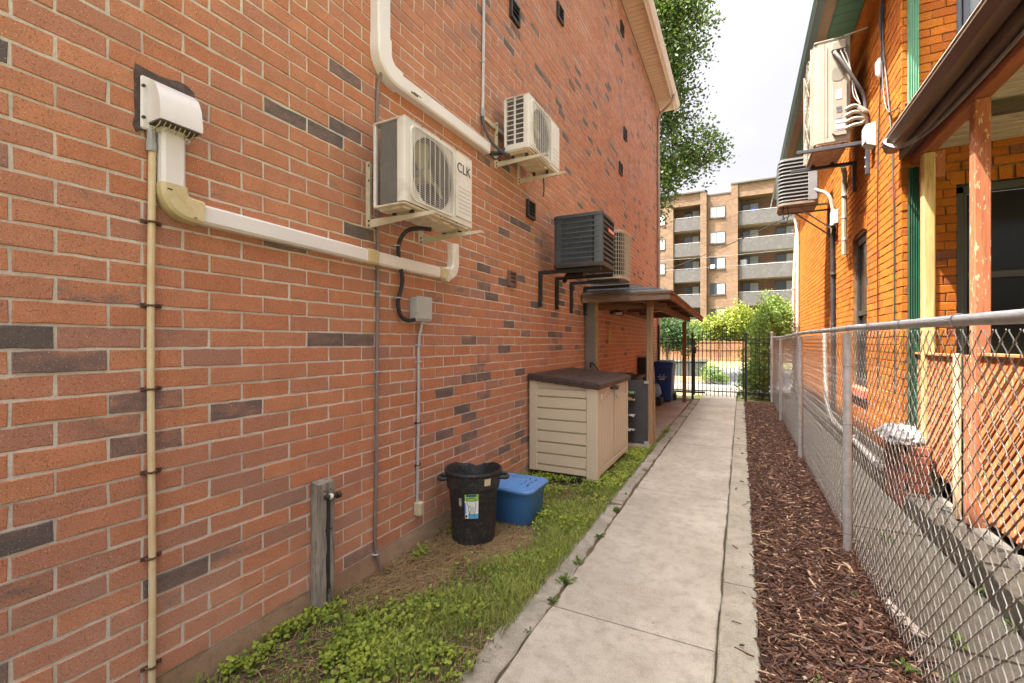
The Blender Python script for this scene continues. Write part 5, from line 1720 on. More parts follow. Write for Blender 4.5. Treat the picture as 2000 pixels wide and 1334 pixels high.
MB().tube([(x1 + .08, y0 - .06, z0 + .40), (x1 + .14, y0 - .07, z0 + .33), (x1 + .19, y0 - .07, z0 + .31)], [.03, .035, .012], 8).build('wrapped_end', MATS['wrapped_line'], t)
MB().tube([(x0 + .225, y0 - .06, z1 - .23), (x0 + .27, y0 - .09, z1 - .33), (x0 + .36, y0 - .10, z1 - .52), (x0 + .46, y0 - .08, z1 - .72), (x0 + .53, y0 - .05, z1 - .86), (x0 + .555, y0 - .03, z1 - 1.0), (x0 + .56, y0 - .02, z1 - 1.3)], .021, 8).build('armoured_lead', pm('dark_lead', (0.09, 0.08, 0.075), .5, .15), t)
for k in range(2):
    MB().tube([(x0 + .29 + .04 * k, y0 - .06, z1 - .23), (x0 + .32 + .04 * k, y0 - .07, z1 - .33), (x0 + .40, y0 - .07, z1 - .55), (x0 + .43 + .03 * k, y0 - .05, z1 - .85), (x0 + .50, y0 - .05, z1 - .98)], .007, 6).build('thin_lead', pm('pale_lead', (0.45, 0.42, 0.38), .5, .1), t)
t = thing('isolator_box', 'grey weatherproof switch box on orange wall under the cream heat pump', 'electrical box', (HX, 7.13, 4.1))
e = MB().prism([(HX, 4.02), (HX - .09, 4.06), (HX - .10, 4.30), (HX, 4.32)], 1, 7.06, 7.22).build('enclosure', grey_box, t)
bx('cover', grey_box, e, HX - .112, HX - .098, 7.07, 7.21, 4.08, 4.29, .005)
for (y, mt, lab, x_, zb) in ((8.75, MATS['wrapped_line'], 'pale wrapped pipe dropping down orange wall below the heat pump', HX - .04, 2.95), (9.69, rubber, 'black foam-wrapped pipe running down orange wall left of the window', HX - .045, .35)):
    t = thing('wrapped_pipe', lab, 'pipe', (HX, y, zb))
    zt = 4.2 if y < 9 else 3.55
    MB().tube([(HX - .10, y - .25, zt + .06), (HX - .05, y - .1, zt), (x_, y, zt - .12), (x_, y, (zt + zb) / 2), (x_, y, zb)], .035, 8).build('lagging', mt, t)
    for k in range(3):
        z = zb + (zt - zb) * (.2 + .28 * k)
        MB().tube([(x_, y, z - .02), (x_, y, z + .02)], .040, 8).build('tape_band', dark_plastic if mt is rubber else galv, t)
# thin cables down the wall near the corner
for k, (pts, lab) in enumerate(((((HX - .02, 6.62, 6.1), (HX - .02, 6.70, 5.6), (HX - .02, 6.72, 4.9), (HX - .018, 6.88, 3.85), (HX - .018, 6.88, 1.0)), 'thin dark cable running straight down orange wall left of the corner'),
                                (((HX - .02, 6.64, 5.6), (HX - .02, 6.66, 5.1), (HX - .02, 6.44, 4.3), (HX - .02, 6.33, 3.85), (HX - .018, 6.24, 3.0), (HX - .018, 6.22, 1.0)), 'thin dark cable swaying down orange wall nearest the corner'))):
    t = thing('wall_cable', lab, 'cable', pts[-1])
    MB().tube(pts, .008, 6).build('cable', rubber, t)
    if k == 0:
        MB().tube([(HX - .03, 6.745, 4.93), (HX - .04, 6.74, 4.88), (HX - .04, 6.735, 4.75), (HX - .03, 6.735, 4.70)], [.015, .035, .035, .015], 10).build('insulator', white_pvc, t)
        for j in range(5):
            MB().tube([(HX - .02, 6.66 + .012 * j, 5.45 + .03 * j), (HX - .04, 6.63 + .02 * j, 5.38 + .05 * (j % 3)), (HX - .03, 6.70, 5.25 - .03 * j)], .007, 5).build('splice', rubber, t)
t = thing('loop_cable', 'slack cable looping across house corner to the green downspout', 'cable', (HX, 6.3, 4.1))
MB().tube([(HX - .02, 6.66, 5.0), (HX - .03, 6.60, 4.5), (HX - .03, 6.42, 4.16), (HX - .02, 6.15, 4.05), (1.56, 6.03, 4.05)], .007, 6).build('cable', rubber, t)
t = thing('white_drain', 'white drain pipe bending along the base of the orange house', 'pipe', (1.42, 8, 0))
MB().tube([(1.44, 10.5, 1.8), (1.43, 10.35, 1.3), (1.43, 10.25, .75), (1.42, 10.1, .5), (1.40, 9.7, .34), (1.38, 9.2, .27), (1.37, 8, .24), (1.36, 6.9, .22), (1.35, 6.35, .2)], .034, 8).build('pipe', pm('dirty_white_pipe', (0.36, 0.35, 0.32), .5, .12, 8, (0.3, 0.27, 0.22), .4, 12, .55, .1), t)
for y in (9.0, 7.6):
    MB().tube([(1.376, y - .05, .255), (1.374, y + .05, .255)], .042, 10).build('joint_collar', MATS['dirty_white_pipe'], t)
t = thing('house_downpipe', 'brown downpipe at far corner of the orange house', 'pipe', (HX, 16.3, 0))
MB().tube([(1.05, 16.3, 6.2), (1.2, 16.3, 6.05), (HX - .05, 16.3, 5.7), (HX - .05, 16.3, 3), (HX - .05, 16.3, .1)], .045, 8).build('pipe', pm('tan_pipe', (0.40, 0.30, 0.24), .5, .1), t)
for z in (1.5, 3.2, 5.0):
    bx('strap', MATS['tan_pipe'], t, HX - .10, HX - .001, 16.25, 16.35, z, z + .04, .004)
t = thing('hooked_pipe', 'pale pipe with hooked top near far end of the orange house', 'pipe', (HX, 15.3, 0))
MB().tube([(HX + .02, 15.45, 5.05), (HX - .08, 15.40, 5.12), (HX - .09, 15.32, 5.05), (HX - .06, 15.27, 4.9), (HX - .05, 15.27, 2.5), (HX - .05, 15.27, .1)], .04, 8).build('pipe', pm('pale_pipe', (0.58, 0.50, 0.42), .5, .1), t)
for z in (2.0, 3.6):
    MB().tube([(HX - .05, 15.27, z), (HX - .05, 15.27, z + .06)], .05, 8).build('joint_collar', MATS['pale_pipe'], t)
t = thing('condenser', 'dark round-cornered condenser with pale bars hung high on far orange wall', 'air conditioner', (.95, 10.1, 4.12))
x0, x1, y0, y1, z0, z1, r_ = .63, 1.27, 9.80, 10.45, 4.12, 4.98, .10
MB().prism(rrect(x0 + .02, x1 - .02, y0 + .02, y1 - .02, r_), 2, z0 + .02, z1 - .02).build('coil', dark_in, t)
MB().prism(rrect(x0, x1, y0, y1, r_), 2, z1 - .04, z1).build('top_cap', pm('grey_cap', (0.16, 0.16, 0.16), .45, .1), t)
MB().prism(rrect(x0, x1, y0, y1, r_), 2, z0, z0 + .045).build('base_pan', pm('base_bronze', (0.16, 0.13, 0.10), .5, .15, 6, (0.3, 0.12, 0.05), .5, 9, .55, .1), t)
for k in range(11):
    z = z0 + .075 + .068 * k
    o_, i_ = rrect(x0, x1, y0, y1, r_), rrect(x0 + .02, x1 - .02, y0 + .02, y1 - .02, r_ - .02)
    n = len(o_)
    MB().add([(p[0], p[1], z) for p in o_] + [(p[0], p[1], z + .02) for p in o_] + [(p[0], p[1], z + .02) for p in i_] + [(p[0], p[1], z) for p in i_],
             [(k_ * n + i, k_ * n + (i + 1) % n, ((k_ + 1) % 4) * n + (i + 1) % n, ((k_ + 1) % 4) * n + i) for k_ in range(4) for i in range(n)]).build('slat', pm('grey_bars', (0.18, 0.18, 0.175), .45, .1), t)
bx('service_panel', MATS['grey_cap'], t, x1 - .17, x1 - .03, y0 - .006, y0 + .03, z0 + .05, z1 - .05, .004)
for y in (9.92, 10.36):
    bk = MB().bar((.66, y, 4.09), (HX, y, 4.09), .03, .03).bar((HX - .015, y, 4.10), (HX - .015, y, 3.55), .03, .03, (1, 0, 0)).bar((.95, y, 4.08), (HX - .02, y, 3.62), .022, .022)
    bk.build('bracket', pm('bracket_brown', (0.12, 0.09, 0.075), .5, .2), t, smooth=False)
MB().tube([(1.2, 9.82, 4.35), (1.38, 9.72, 4.2), (HX - .05, 9.70, 3.95), (HX - .05, 9.69, 3.5)], .03, 8).build('insulated_line', MATS['wrapped_line'], t)
MB().tube([(.72, 9.9, 4.12), (.70, 9.88, 3.98), (.73, 9.9, 3.85)], .012, 6).tube([(.78, 9.9, 4.12), (.80, 9.9, 3.95), (.77, 9.9, 3.84)], .008, 6).build('loose_leads', rubber, t)
bx('lead_plug', rubber, t, .66, .78, 9.86, 9.92, 3.80, 3.85, .008)
t = thing('small_switch_box', 'small grey box below the far condenser on the orange wall', 'electrical box', (HX, 9.55, 3.6))
bx('enclosure', grey_box, t, HX - .09, HX - .002, 9.46, 9.62, 3.62, 3.86, .006)
bx('cover', grey_box, t, HX - .10, HX - .089, 9.47, 9.61, 3.64, 3.84, .004)
t = thing('overhead_cable', 'thin black cable strung from the far condenser across to the left', 'cable', (0, 12, 4))
A_, B_ = Vector((1.45, 11.5, 4.55)), Vector((-5.2, 26, 5.3))
MB().tube([tuple(A_ + (B_ - A_) * (i / 14) - Vector((0, 0, .9 * (i / 14) * (1 - i / 14)))) for i in range(15)], .012, 5).build('cable', rubber, t)
for k, z in enumerate((6.6, 7.3)):
    t = thing('street_wire', ['lower of two thin level wires over the road', 'upper of two thin level wires over the road'][k], 'cable', (-10, 33, z), 'wires over the road')
    MB().tube([(-16, 33, z + .5), (-8, 33, z + .1), (-2, 33, z), (6, 33, z + .15), (14, 33, z + .5)], .010, 5).build('wire', pm('pale_wire', (0.10, 0.10, 0.105), .5, .1), t)

# ================================================================== beyond the gate
t = thing('utility_cabinet', 'low green-grey steel utility cabinet on a timber kerb beyond the gate', 'cabinet', (-1.9, 21.4, -.05))
uc = pm('utility_green', (0.075, 0.085, 0.07), .5, .08, 3)
bx('body', uc, t, -3.3, -1.33, 21.0, 21.9, -.05, .70, .02)
bx('lid', uc, t, -3.34, -1.29, 20.96, 21.94, .701, .76, .015)
for k in range(3):
    bx('door', uc, t, -3.25 + k * .64, -2.65 + k * .64, 20.985, 21.0, .04, .66, .006)
t = thing('timber_kerb', 'orange-brown timber edging in front of the utility cabinet', 'edging', (-1.9, 20.4, -.05))
tk = wood('timber_edging', (0.36, 0.22, 0.11), (0.50, 0.33, 0.18), (2, 20, 20))
bx('beam', tk, t, -4.2, -1.15, 20.3, 20.45, -.08, .02, .006)
bx('beam', tk, t, -4.2, -1.17, 20.31, 20.44, .021, .12, .006)
t = thing('board_fence', 'tall brown cedar board fence across the road', 'fence', (-3, 41, 0))
cedar = [wood('cedar_%d' % k, sc((0.17, 0.078, 0.034), 1 - .14 * k), sc((0.25, 0.125, 0.06), 1 - .14 * k), (9, 9, .7)) for k in range(3)]
rr = random.Random(9)
for k in range(86):
    x = -9 + k * .152
    bx('board', cedar[k % 3 if rr.random() < .6 else 0], t, x, x + .138, 41 + rr.uniform(-.008, .008), 41.03, .02, 1.66 + rr.uniform(-.015, .015), .006)
bx('rail', cedar[1], t, -9, 4.1, 40.955, 40.99, .95, 1.04, .004)
for k in range(6):
    bx('post', cedar[1], t, -9 + k * 2.44, -8.9 + k * 2.44, 40.93, 41.05, 0, 1.70, .01)

# --- apartment block
t = thing('apartment_block', 'six-storey tan brick apartment block with grey balconies in the distance', 'building', (0, 56, 0))


def far_brick(name, a, b, mo):
    q = NT(name)
    br = q.n('TexBrick')
    br.inputs['Scale'].default_value = 1.0
    br.inputs['Brick Width'].default_value = .40
    br.inputs['Row Height'].default_value = .16
    br.inputs['Mortar Size'].default_value = .016
    br.inputs['Color1'].default_value = a + (1,)
    br.inputs['Color2'].default_value = b + (1,)
    br.inputs['Mortar'].default_value = mo + (1,)
    sx = q.n('SeparateXYZ')
    q.l(q.pos(), sx.inputs[0])
    cb = q.n('CombineXYZ')
    q.l(q.math('ADD', sx.outputs[0], sx.outputs[1]), cb.inputs[0])
    q.l(sx.outputs[2], cb.inputs[1])
    q.l(cb.outputs[0], br.inputs['Vector'])
    f = q.ramp(q.noise(q.pos(), .5, 5, .65), [(.35, .78), (.65, 1.1)])
    return q.fin(q.mix(1.0, br.outputs[0], f, 'MULTIPLY'), .9)


tb_ = far_brick('tan_far_brick', (0.18, 0.108, 0.06), (0.12, 0.066, 0.036), (0.15, 0.114, 0.083))
rb_ = far_brick('brown_far_brick', (0.17, 0.085, 0.055), (0.13, 0.065, 0.045), (0.22, 0.17, 0.13))
pg = pm('grey_parapet', (0.068, 0.063, 0.06), .8, .05, 1.5, (0.15, 0.14, 0.13), .4, 3, .55, .1)
cap_m = pm('dark_coping', (0.07, 0.06, 0.055), .7, .1)
FY = 54.0
bx('wall', tb_, t, -22, -6.86, FY, 70, 0, 18.2, 0)
bx('wall', tb_, t, -3.37, -.94, FY + .35, 70, 0, 17.8, 0)
for (a, b, h) in ((-4.0, -3.372, 18.2), (-.938, -.29, 18.55)):
    bx('pilaster', tb_, t, a, b, FY - .15, 70, 0, h, 0)
bx('back_wall', rb_, t, -6.86, -4.0, FY + 1.8, 70, 0, 17.2, 0)
bx('back_wall', rb_, t, -.29, 14, FY + 1.8, 70, 0, 17.2, 0)
bx('roof_band', tb_, t, -6.86, -4.0, FY + .001, 70, 16.9, 18.2, 0)
bx('roof_band', tb_, t, -.29, 14, FY + .001, 70, 17.15, 18.55, 0)
for (a, b, z, y) in ((-22, -3.35, 18.2, FY - .2), (-3.37, -.94, 17.8, FY + .3), (-.96, 14, 18.55, FY - .2)):
    bx('coping', cap_m, t, a, b, y, 70, z, z + .14, 0)
fr_m = pm('window_frame_dark', (0.05, 0.045, 0.045), .5, .1)
cur = pm('white_curtain', (0.27, 0.29, 0.31), .7, .06, 3)
curg = pm('grey_curtain', (0.32, 0.33, 0.34), .7, .12, 3)
gl_ = glass_mat('far_glass', (0.035, 0.045, 0.055), .1)
rr = random.Random(21)


def fwin(x0, x1, z0, z1, y, split=.42, mats=None):
    fr = MB()
    th = .055
    fr.box(x0, x1, y - .06, y, z0, z0 + th).box(x0, x1, y - .06, y, z1 - th, z1).box(x0, x0 + th, y - .061, y, z0 + th, z1 - th).box(x1 - th, x1, y - .061, y, z0 + th, z1 - th)
    xm = x0 + (x1 - x0) * split
    fr.box(xm - .03, xm + .03, y - .055, y, z0 + th, z1 - th)
    w_ = fr.build('window', fr_m, t, smooth=False)
    ma, mb = mats or (rr.choice((gl_, curg, gl_)), rr.choice((cur, cur, curg)))
    bx('pane', ma, w_, x0 + th, xm - .03, y - .03, y - .01, z0 + th, z1 - th, 0)
    bx('pane', mb, w_, xm + .03, x1 - th, y - .03, y - .01, z0 + th, z1 - th, 0)
    return w_


for k in range(6):
    zf = 14.15 - 2.885 * k
    for (a, b) in ((-6.85, -4.005), (-.285, 14)):
        if zf < 0:
            continue
        s = bx('balcony', pg, t, a, b, FY + .12, FY + .28, zf - .02, zf + 1.36, .01)
        bx('floor_slab', pm('balcony_soffit', (0.33, 0.27, 0.21), .85, .08), s, a, b, FY + .285, FY + 1.8, zf + .02, zf + .2, 0)
        m = MB().box(a, b, FY + .18, FY + .22, zf + 1.45, zf + 1.49)
        for j in range(int((b - a) / 1.4) + 1):
            m.box(a + .02 + 1.4 * j, a + .05 + 1.4 * j, FY + .18, FY + .22, zf + 1.36, zf + 1.45)
        m.build('hand_rail', pm('pale_rail', (0.45, 0.44, 0.42), .5, .05), s, smooth=False)
    if zf > 0:
        fwin(.15, 1.75, zf + .22, zf + 2.62, FY + 1.8, .45)
        fwin(3.35, 5.2, zf + .22, zf + 2.66, FY + 1.8, .5)
        fwin(6.8, 8.4, zf + .22, zf + 2.62, FY + 1.8, .45)
        fwin(-5.9, -4.25, zf + .22, zf + 2.55, FY + 1.8, .55, (gl_, curg))
    zw = 15.28 - 2.815 * k
    if zw > 1:
        w_ = fwin(-3.06, -1.53, zw, zw + 1.27, FY + .35, .45)
        bx('sill', cap_m, w_, -3.12, -1.47, FY + .25, FY + .35, zw - .09, zw - .002, 0)
        if k == 2:
            bx('window_unit', pm('pale_box', (0.6, 0.6, 0.6), .5, .05), w_, -3.0, -2.55, FY + .1, FY + .30, zw + .05, zw + .45, .02)
        fwin(-9.1, -7.75, zw - .3, zw + 1.0, FY, .5)
bx('partition', pg, t, -.28, -.16, FY + .3, FY + 1.7, 14.35, 17.1, 0)
for (x, z) in ((3.0, 14.4),):
    MB().tube([(x - .4, FY + .6, z), (x, FY + .5, z + 2.7)], .05, 6).build('leaning_pole', cur, t)
bx('stored_box', pm('blue_box', (0.05, 0.09, 0.30), .5, .1), t, 1.0, 1.5, FY + .8, FY + 1.2, 14.36, 16.1, .03)
bx('stored_box', cur, t, -.1, .6, FY + .5, FY + 1.0, 8.5, 10.5, .1)

# ================================================================== trees and bushes
leaf_tree = leaf_mat('tree_leaf', (0.028, 0.055, 0.014), (0.10, 0.15, 0.035), .4, .7)
leaf_bush = leaf_mat('bush_leaf', (0.08, 0.12, 0.015), (0.21, 0.23, 0.025), .4, .5)
leaf_dark = leaf_mat('dark_leaf', (0.025, 0.055, 0.02), (0.06, 0.11, 0.035), .35, .8)
leaf_vine = leaf_mat('vine_leaf', (0.05, 0.11, 0.02), (0.16, 0.22, 0.045), .4, 2)
bark = wood('bark', (0.06, 0.045, 0.033), (0.12, 0.095, 0.07), (6, 6, 1.2), bump=1.0)


def leaves(blobs, n, size, seed, shell=.55, droop=.3, clump=6, cs=2.2):
    """leaf-sized faces gathered in small sprays through the crown's volume"""
    rr = random.Random(seed)
    vol = [b[3] * b[4] * b[5] for b in blobs]
    m, tone = MB(), []
    for k in range(n // clump):
        b = rr.choices(blobs, vol)[0]
        while True:
            p = Vector((rr.uniform(-1, 1), rr.uniform(-1, 1), rr.uniform(-1, 1)))
            l = p.length
            if shell * rr.random() < l < 1.0:
                break
        w_ = 1 + .22 * math.sin(5 * p.x + 3 * p.z + b[0]) + .15 * math.sin(9 * p.z - 7 * p.y)
        c = Vector((b[0] + p.x * b[3] * w_, b[1] + p.y * b[4] * w_, b[2] + p.z * b[5] * w_))
        tn = rr.random()
        d = Vector((rr.gauss(0, 1), rr.gauss(0, 1), rr.gauss(-droop, .5))).normalized()
        for j in range(clump):
            q = c + d * (size * cs * j / clump) + Vector((rr.gauss(0, 1), rr.gauss(0, 1), rr.gauss(0, 1))) * size * .9
            a = Vector((rr.gauss(0, 1), rr.gauss(0, 1), rr.gauss(-droop, .7))).normalized()
            u = a.cross(Vector((rr.gauss(0, 1), rr.gauss(0, 1), rr.gauss(0, 1)))).normalized()
            s = size * rr.uniform(.6, 1.25)
            o = len(m.v)
            m.v += [tuple(q), tuple(q + a * s * .5 + u * s * .30), tuple(q + a * s), tuple(q + a * s * .5 - u * s * .30)]
            m.f.append((o, o + 1, o + 2, o + 3))
            tone.append(min(1, max(0, tn + rr.uniform(-.25, .25))))
    return m, tone


def limb(m, p0, p1, r0, r1, seed, n=6, wob=.12):
    rr = random.Random(seed)
    a, b = Vector(p0), Vector(p1)
    pts = [a + (b - a) * (i / n) + Vector((rr.uniform(-wob, wob), rr.uniform(-wob, wob), 0)) * (0 if i in (0, n) else (b - a).length * .12) for i in range(n + 1)]
    m.tube(pts, [r0 + (r1 - r0) * i / n for i in range(n + 1)], 8)
    return pts


def tree(name, label, cat, base, blobs, n, size, mt, seed, r0=.2, group=None, **kw):
    t = thing(name, label, cat, base, group)
    tr = MB()
    zc = sum(b[2] for b in blobs) / len(blobs)
    lo = min(b[2] - b[5] for b in blobs)
    limb(tr, (base[0], base[1], base[2] - .1), (base[0] + .1, base[1], max(lo + .3, zc)), r0, r0 * .5, seed)
    trunk = tr.build('trunk', bark, t)
    zs = base[2] + max(.15, (lo - base[2]) * .8)
    for i, b in enumerate(blobs):
        l = MB()
        limb(l, (base[0], base[1], min(zs + i * .12 * max(.3, zc - lo), max(zs, b[2] - b[5] * .3))), (b[0], b[1], b[2]), r0 * .45, r0 * .1, seed + i, 6, .5)
        l.build('limb', bark, t)
        tw = MB()
        rr = random.Random(seed + 50 + i)
        for k in range(10):
            q = Vector((b[0] + rr.uniform(-.8, .8) * b[3], b[1] + rr.uniform(-.8, .8) * b[4], b[2] + rr.uniform(-.6, .8) * b[5]))
            limb(tw, (b[0], b[1], b[2] - b[5] * .2), tuple(q), r0 * .12, r0 * .03, seed + k, 3, .4)
        tw.build('twigs', bark, t, kind='stuff')
    m, tone = leaves(blobs, n, size, seed, **kw)
    m.build('crown', mt, t, smooth=False, kind='stuff', attrs={'tone': tone})
    return t


tree('street_tree', 'large dark green leafy tree hanging over beside the brick building', 'tree', (-4.6, 20.5, 0),
     [(-3.6, 20, 16.6, 2.3, 2.2, 2.4), (-3.0, 19.6, 13.9, 1.75, 1.9, 2.3), (-3.4, 20, 11.6, 1.7, 1.9, 1.5), (-2.0, 19.9, 9.6, 1.25, 1.2, 1.15), (-1.15, 19.7, 9.15, .75, .8, .8), (-3.3, 20, 8.9, 1.6, 1.6, 1.5),
      (-3.75, 19.8, 7.05, .95, 1.0, 1.05), (-6.2, 21, 12.5, 2.4, 2.4, 4.5), (-5.5, 20.5, 18.5, 2.6, 2.5, 2.2), (-2.2, 19.8, 15.6, 1.0, 1, 1.6)], 95000, .15, leaf_tree, 3, .32)
tree('yellow_bush', 'yellow-green bushy tree left of centre behind the board fence', 'bush', (-2.4, 44.5, 0), [(-2.6, 44, 2.5, 1.6, 1.2, 1.2), (-1.6, 44, 3.0, 1.3, 1.2, 1.2), (-3.7, 44, 2.2, 1.1, 1, 1.4)], 9000, .2, leaf_bush, 11, .12, 'bushy trees behind the board fence')
tree('yellow_bush', 'tallest yellow-green bushy tree behind the gate, centre of the row', 'bush', (.2, 45, 0), [(.1, 44.5, 3.4, 1.5, 1.3, 1.45), (1.0, 44.5, 2.6, 1.4, 1.2, 1.4), (-.8, 44.5, 2.4, 1.1, 1.1, 1.2)], 9000, .2, leaf_bush, 12, .12, 'bushy trees behind the board fence')
tree('yellow_bush', 'yellow-green bushy tree just left of the orange house end', 'bush', (3.2, 44, 0), [(2.6, 43.5, 3.4, 1.6, 1.3, 1.4), (3.9, 43.5, 3.2, 1.5, 1.3, 1.6), (3.0, 43.5, 1.8, 2, 1.3, 1.4)], 9000, .2, leaf_bush, 13, .12, 'bushy trees behind the board fence')
tree('dark_bush', 'dark green bush behind the shelter at far left of the railings', 'bush', (-4.4, 31.5, 0), [(-4.6, 31.5, 2.4, 1.5, 1.2, 1.3), (-3.4, 31.5, 1.9, 1.1, 1, 1.0)], 8000, .16, leaf_dark, 14, .1)
tree('vine_shrub', 'bright green shrub crowding the railing right of the gate', 'shrub', (.55, 14.8, 0), [(.52, 14.9, 1.1, .42, .8, 1.1), (.62, 15.2, 1.9, .40, .8, .6), (.35, 15.0, .5, .35, .8, .5), (.9, 15.6, 2.3, .5, .8, .7)], 19000, .075, leaf_vine, 15, .03)
tree('weedy_shrub', 'small green shrub beside the utility cabinet across the gate', 'shrub', (-1.0, 19.6, -.03), [(-1.05, 19.6, .35, .35, .4, .35), (-.7, 19.5, .15, .3, .3, .2)], 1500, .08, leaf_vine, 16, .02)

# ================================================================== ground cover
clover_m = leaf_mat('clover_leaf', (0.045, 0.095, 0.012), (0.30, 0.36, 0.045), .3, 4)
grass_m = leaf_mat('grass_blade', (0.065, 0.12, 0.02), (0.31, 0.36, 0.08), .3, 5)
straw_m = leaf_mat('straw', (0.15, 0.095, 0.045), (0.36, 0.25, 0.13), .1, 9)
chip_m = leaf_mat('mulch_chip', (0.022, 0.010, 0.007), (0.15, 0.072, 0.045), .02, 7, (0.36, 0.25, 0.16))


def vn(x, y, s):
    """cheap value noise for patchiness"""
    def h(i, j):
        return random.Random(i * 7919 + j * 104729 + 17).random()
    x, y = x * s, y * s
    i, j = math.floor(x), math.floor(y)
    u, v = x - i, y - j
    u, v = u * u * (3 - 2 * u), v * v * (3 - 2 * v)
    return (h(i, j) * (1 - u) + h(i + 1, j) * u) * (1 - v) + (h(i, j + 1) * (1 - u) + h(i + 1, j + 1) * u) * v


def dry(x, y):
    """1 in the bare straw patch between the bin and the wall"""
    d1 = ((x + 2.02) / .34) ** 2 + ((y - 2.55) / .62) ** 2
    d2 = ((x + 1.72) / .30) ** 2 + ((y - 3.05) / .40) ** 2
    return max(0.0, 1.25 - min(d1, d2))


def blocked(x, y):
    return (x < -1.41 and 4.8 < y) or ((x + 1.905) ** 2 + (y - 3.07) ** 2 < .15 ** 2) or (-2.09 < x < -1.61 and 3.45 < y < 3.78) or (y > 6.72 and x < -1.19)


rr = random.Random(77)
m, tn = MB(), []
cnt = 0
while cnt < 21000:
    y = .3 + (rr.random() ** 1.5) * 8.2
    x = rr.uniform(-2.21, -1.13)
    if blocked(x, y):
        continue
    g = vn(x, y, 5.0)
    d = dry(x, y) + .55 * (vn(x + 3, y + 7, 3.2) > .62)
    pr = (.95 if (y < 1.9 or y > 3.55) else .42) * (1.0 if g > .40 else .15) * (1.0 if vn(x, y, 13) > .35 else .3) * max(0, 1 - 1.3 * d)
    if x > -1.28 and y < 4.6:
        pr *= .4
    if x < -2.05 and y > 1.9 and y < 2.7:
        pr = .5 * (g > .45)
    if rr.random() > pr:
        continue
    hgt = rr.uniform(.012, .055) * (1.4 if y > 3.6 else 1)
    c = Vector((x, y, hgt))
    s = rr.uniform(.004, .0135)
    nrm = Vector((rr.gauss(0, .6), rr.gauss(-.15, .6), 1)).normalized()
    u = nrm.cross(Vector((1, 0, .1))).normalized()
    v = nrm.cross(u)
    a0 = rr.uniform(0, 6.28)
    o = len(m.v)
    for k in range(7):
        a = a0 + 2 * math.pi * k / 7
        q = s * (.78 if k == 0 else 1)
        m.v.append(tuple(c + (u * math.cos(a) + v * math.sin(a)) * q - nrm * (s * .25)))
    m.v.append(tuple(c))
    for k in range(7):
        m.f.append((o + k, o + (k + 1) % 7, o + 7))
    b = min(1, max(0, g * .6 + rr.uniform(-.3, .45) + (hgt - .03) * 6))
    tn += [b] * 7
    cnt += 1
m.build('clover_cover', clover_m, kind='stuff', attrs={'tone': tn}, label='low round-leaved clover spreading over the strip beside the brick wall', cat='clover', smooth=False)

m, tn = MB(), []
cnt = 0
while cnt < 24000:
    y = .3 + (rr.random() ** 1.4) * 8.0
    x = rr.uniform(-1.75, -1.12) if rr.random() < .6 else rr.uniform(-2.2, -1.12)
    if blocked(x, y):
        continue
    g = vn(x + 9, y, 4.0)
    pr = (.25 + .75 * (g > .4)) * max(0.05, 1 - 1.2 * dry(x, y)) * (1 if x > -1.6 else .6)
    if rr.random() > pr:
        continue
    h = rr.uniform(.03, .085) * (.6 + .7 * g)
    a = rr.uniform(0, 6.28)
    lean = rr.uniform(.2, 1.0) * h
    d = Vector((math.cos(a), math.sin(a), 0))
    u = Vector((-d.y, d.x, 0)) * rr.uniform(.0012, .0024)
    p = Vector((x, y, -.008))
    q = p + d * lean * .35 + Vector((0, 0, h * .65))
    e = p + d * lean + Vector((0, 0, h * rr.uniform(.75, 1)))
    o = len(m.v)
    m.v += [tuple(p - u), tuple(p + u), tuple(q + u * .8), tuple(q - u * .8), tuple(e)]
    m.f += [(o, o + 1, o + 2, o + 3), (o + 3, o + 2, o + 4)]
    tn += [min(1, max(0, g * .6 + rr.uniform(-.1, .45)))] * 2
    cnt += 1
m.build('grass_cover', grass_m, kind='stuff', attrs={'tone': tn}, label='ragged green grass tufts between the clover and the kerb', cat='grass', smooth=False)

m, tn = MB(), []
cnt = 0
while cnt < 12000:
    y = rr.uniform(.9, 4.6)
    x = rr.uniform(-2.21, -1.15)
    if (x + 1.905) ** 2 + (y - 3.07) ** 2 < .14 ** 2 or rr.random() > dry(x, y) + .22:
        continue
    a = rr.gauss(1.2, .9)
    l = rr.uniform(.02, .09)
    d = Vector((math.cos(a), math.sin(a), rr.uniform(-.12, .2)))
    p = Vector((x, y, rr.uniform(-.004, .016)))
    u = Vector((-d.y, d.x, rr.uniform(-.5, .5))).normalized() * rr.uniform(.001, .0024)
    o = len(m.v)
    m.v += [tuple(p - u), tuple(p + u), tuple(p + d * l + u * .5), tuple(p + d * l - u * .5)]
    m.f.append((o, o + 1, o + 2, o + 3))
    tn.append(rr.random())
    cnt += 1
m.build('straw_litter', straw_m, kind='stuff', attrs={'tone': tn}, label='dry brown straw litter lying around the black bin', cat='straw', smooth=False)

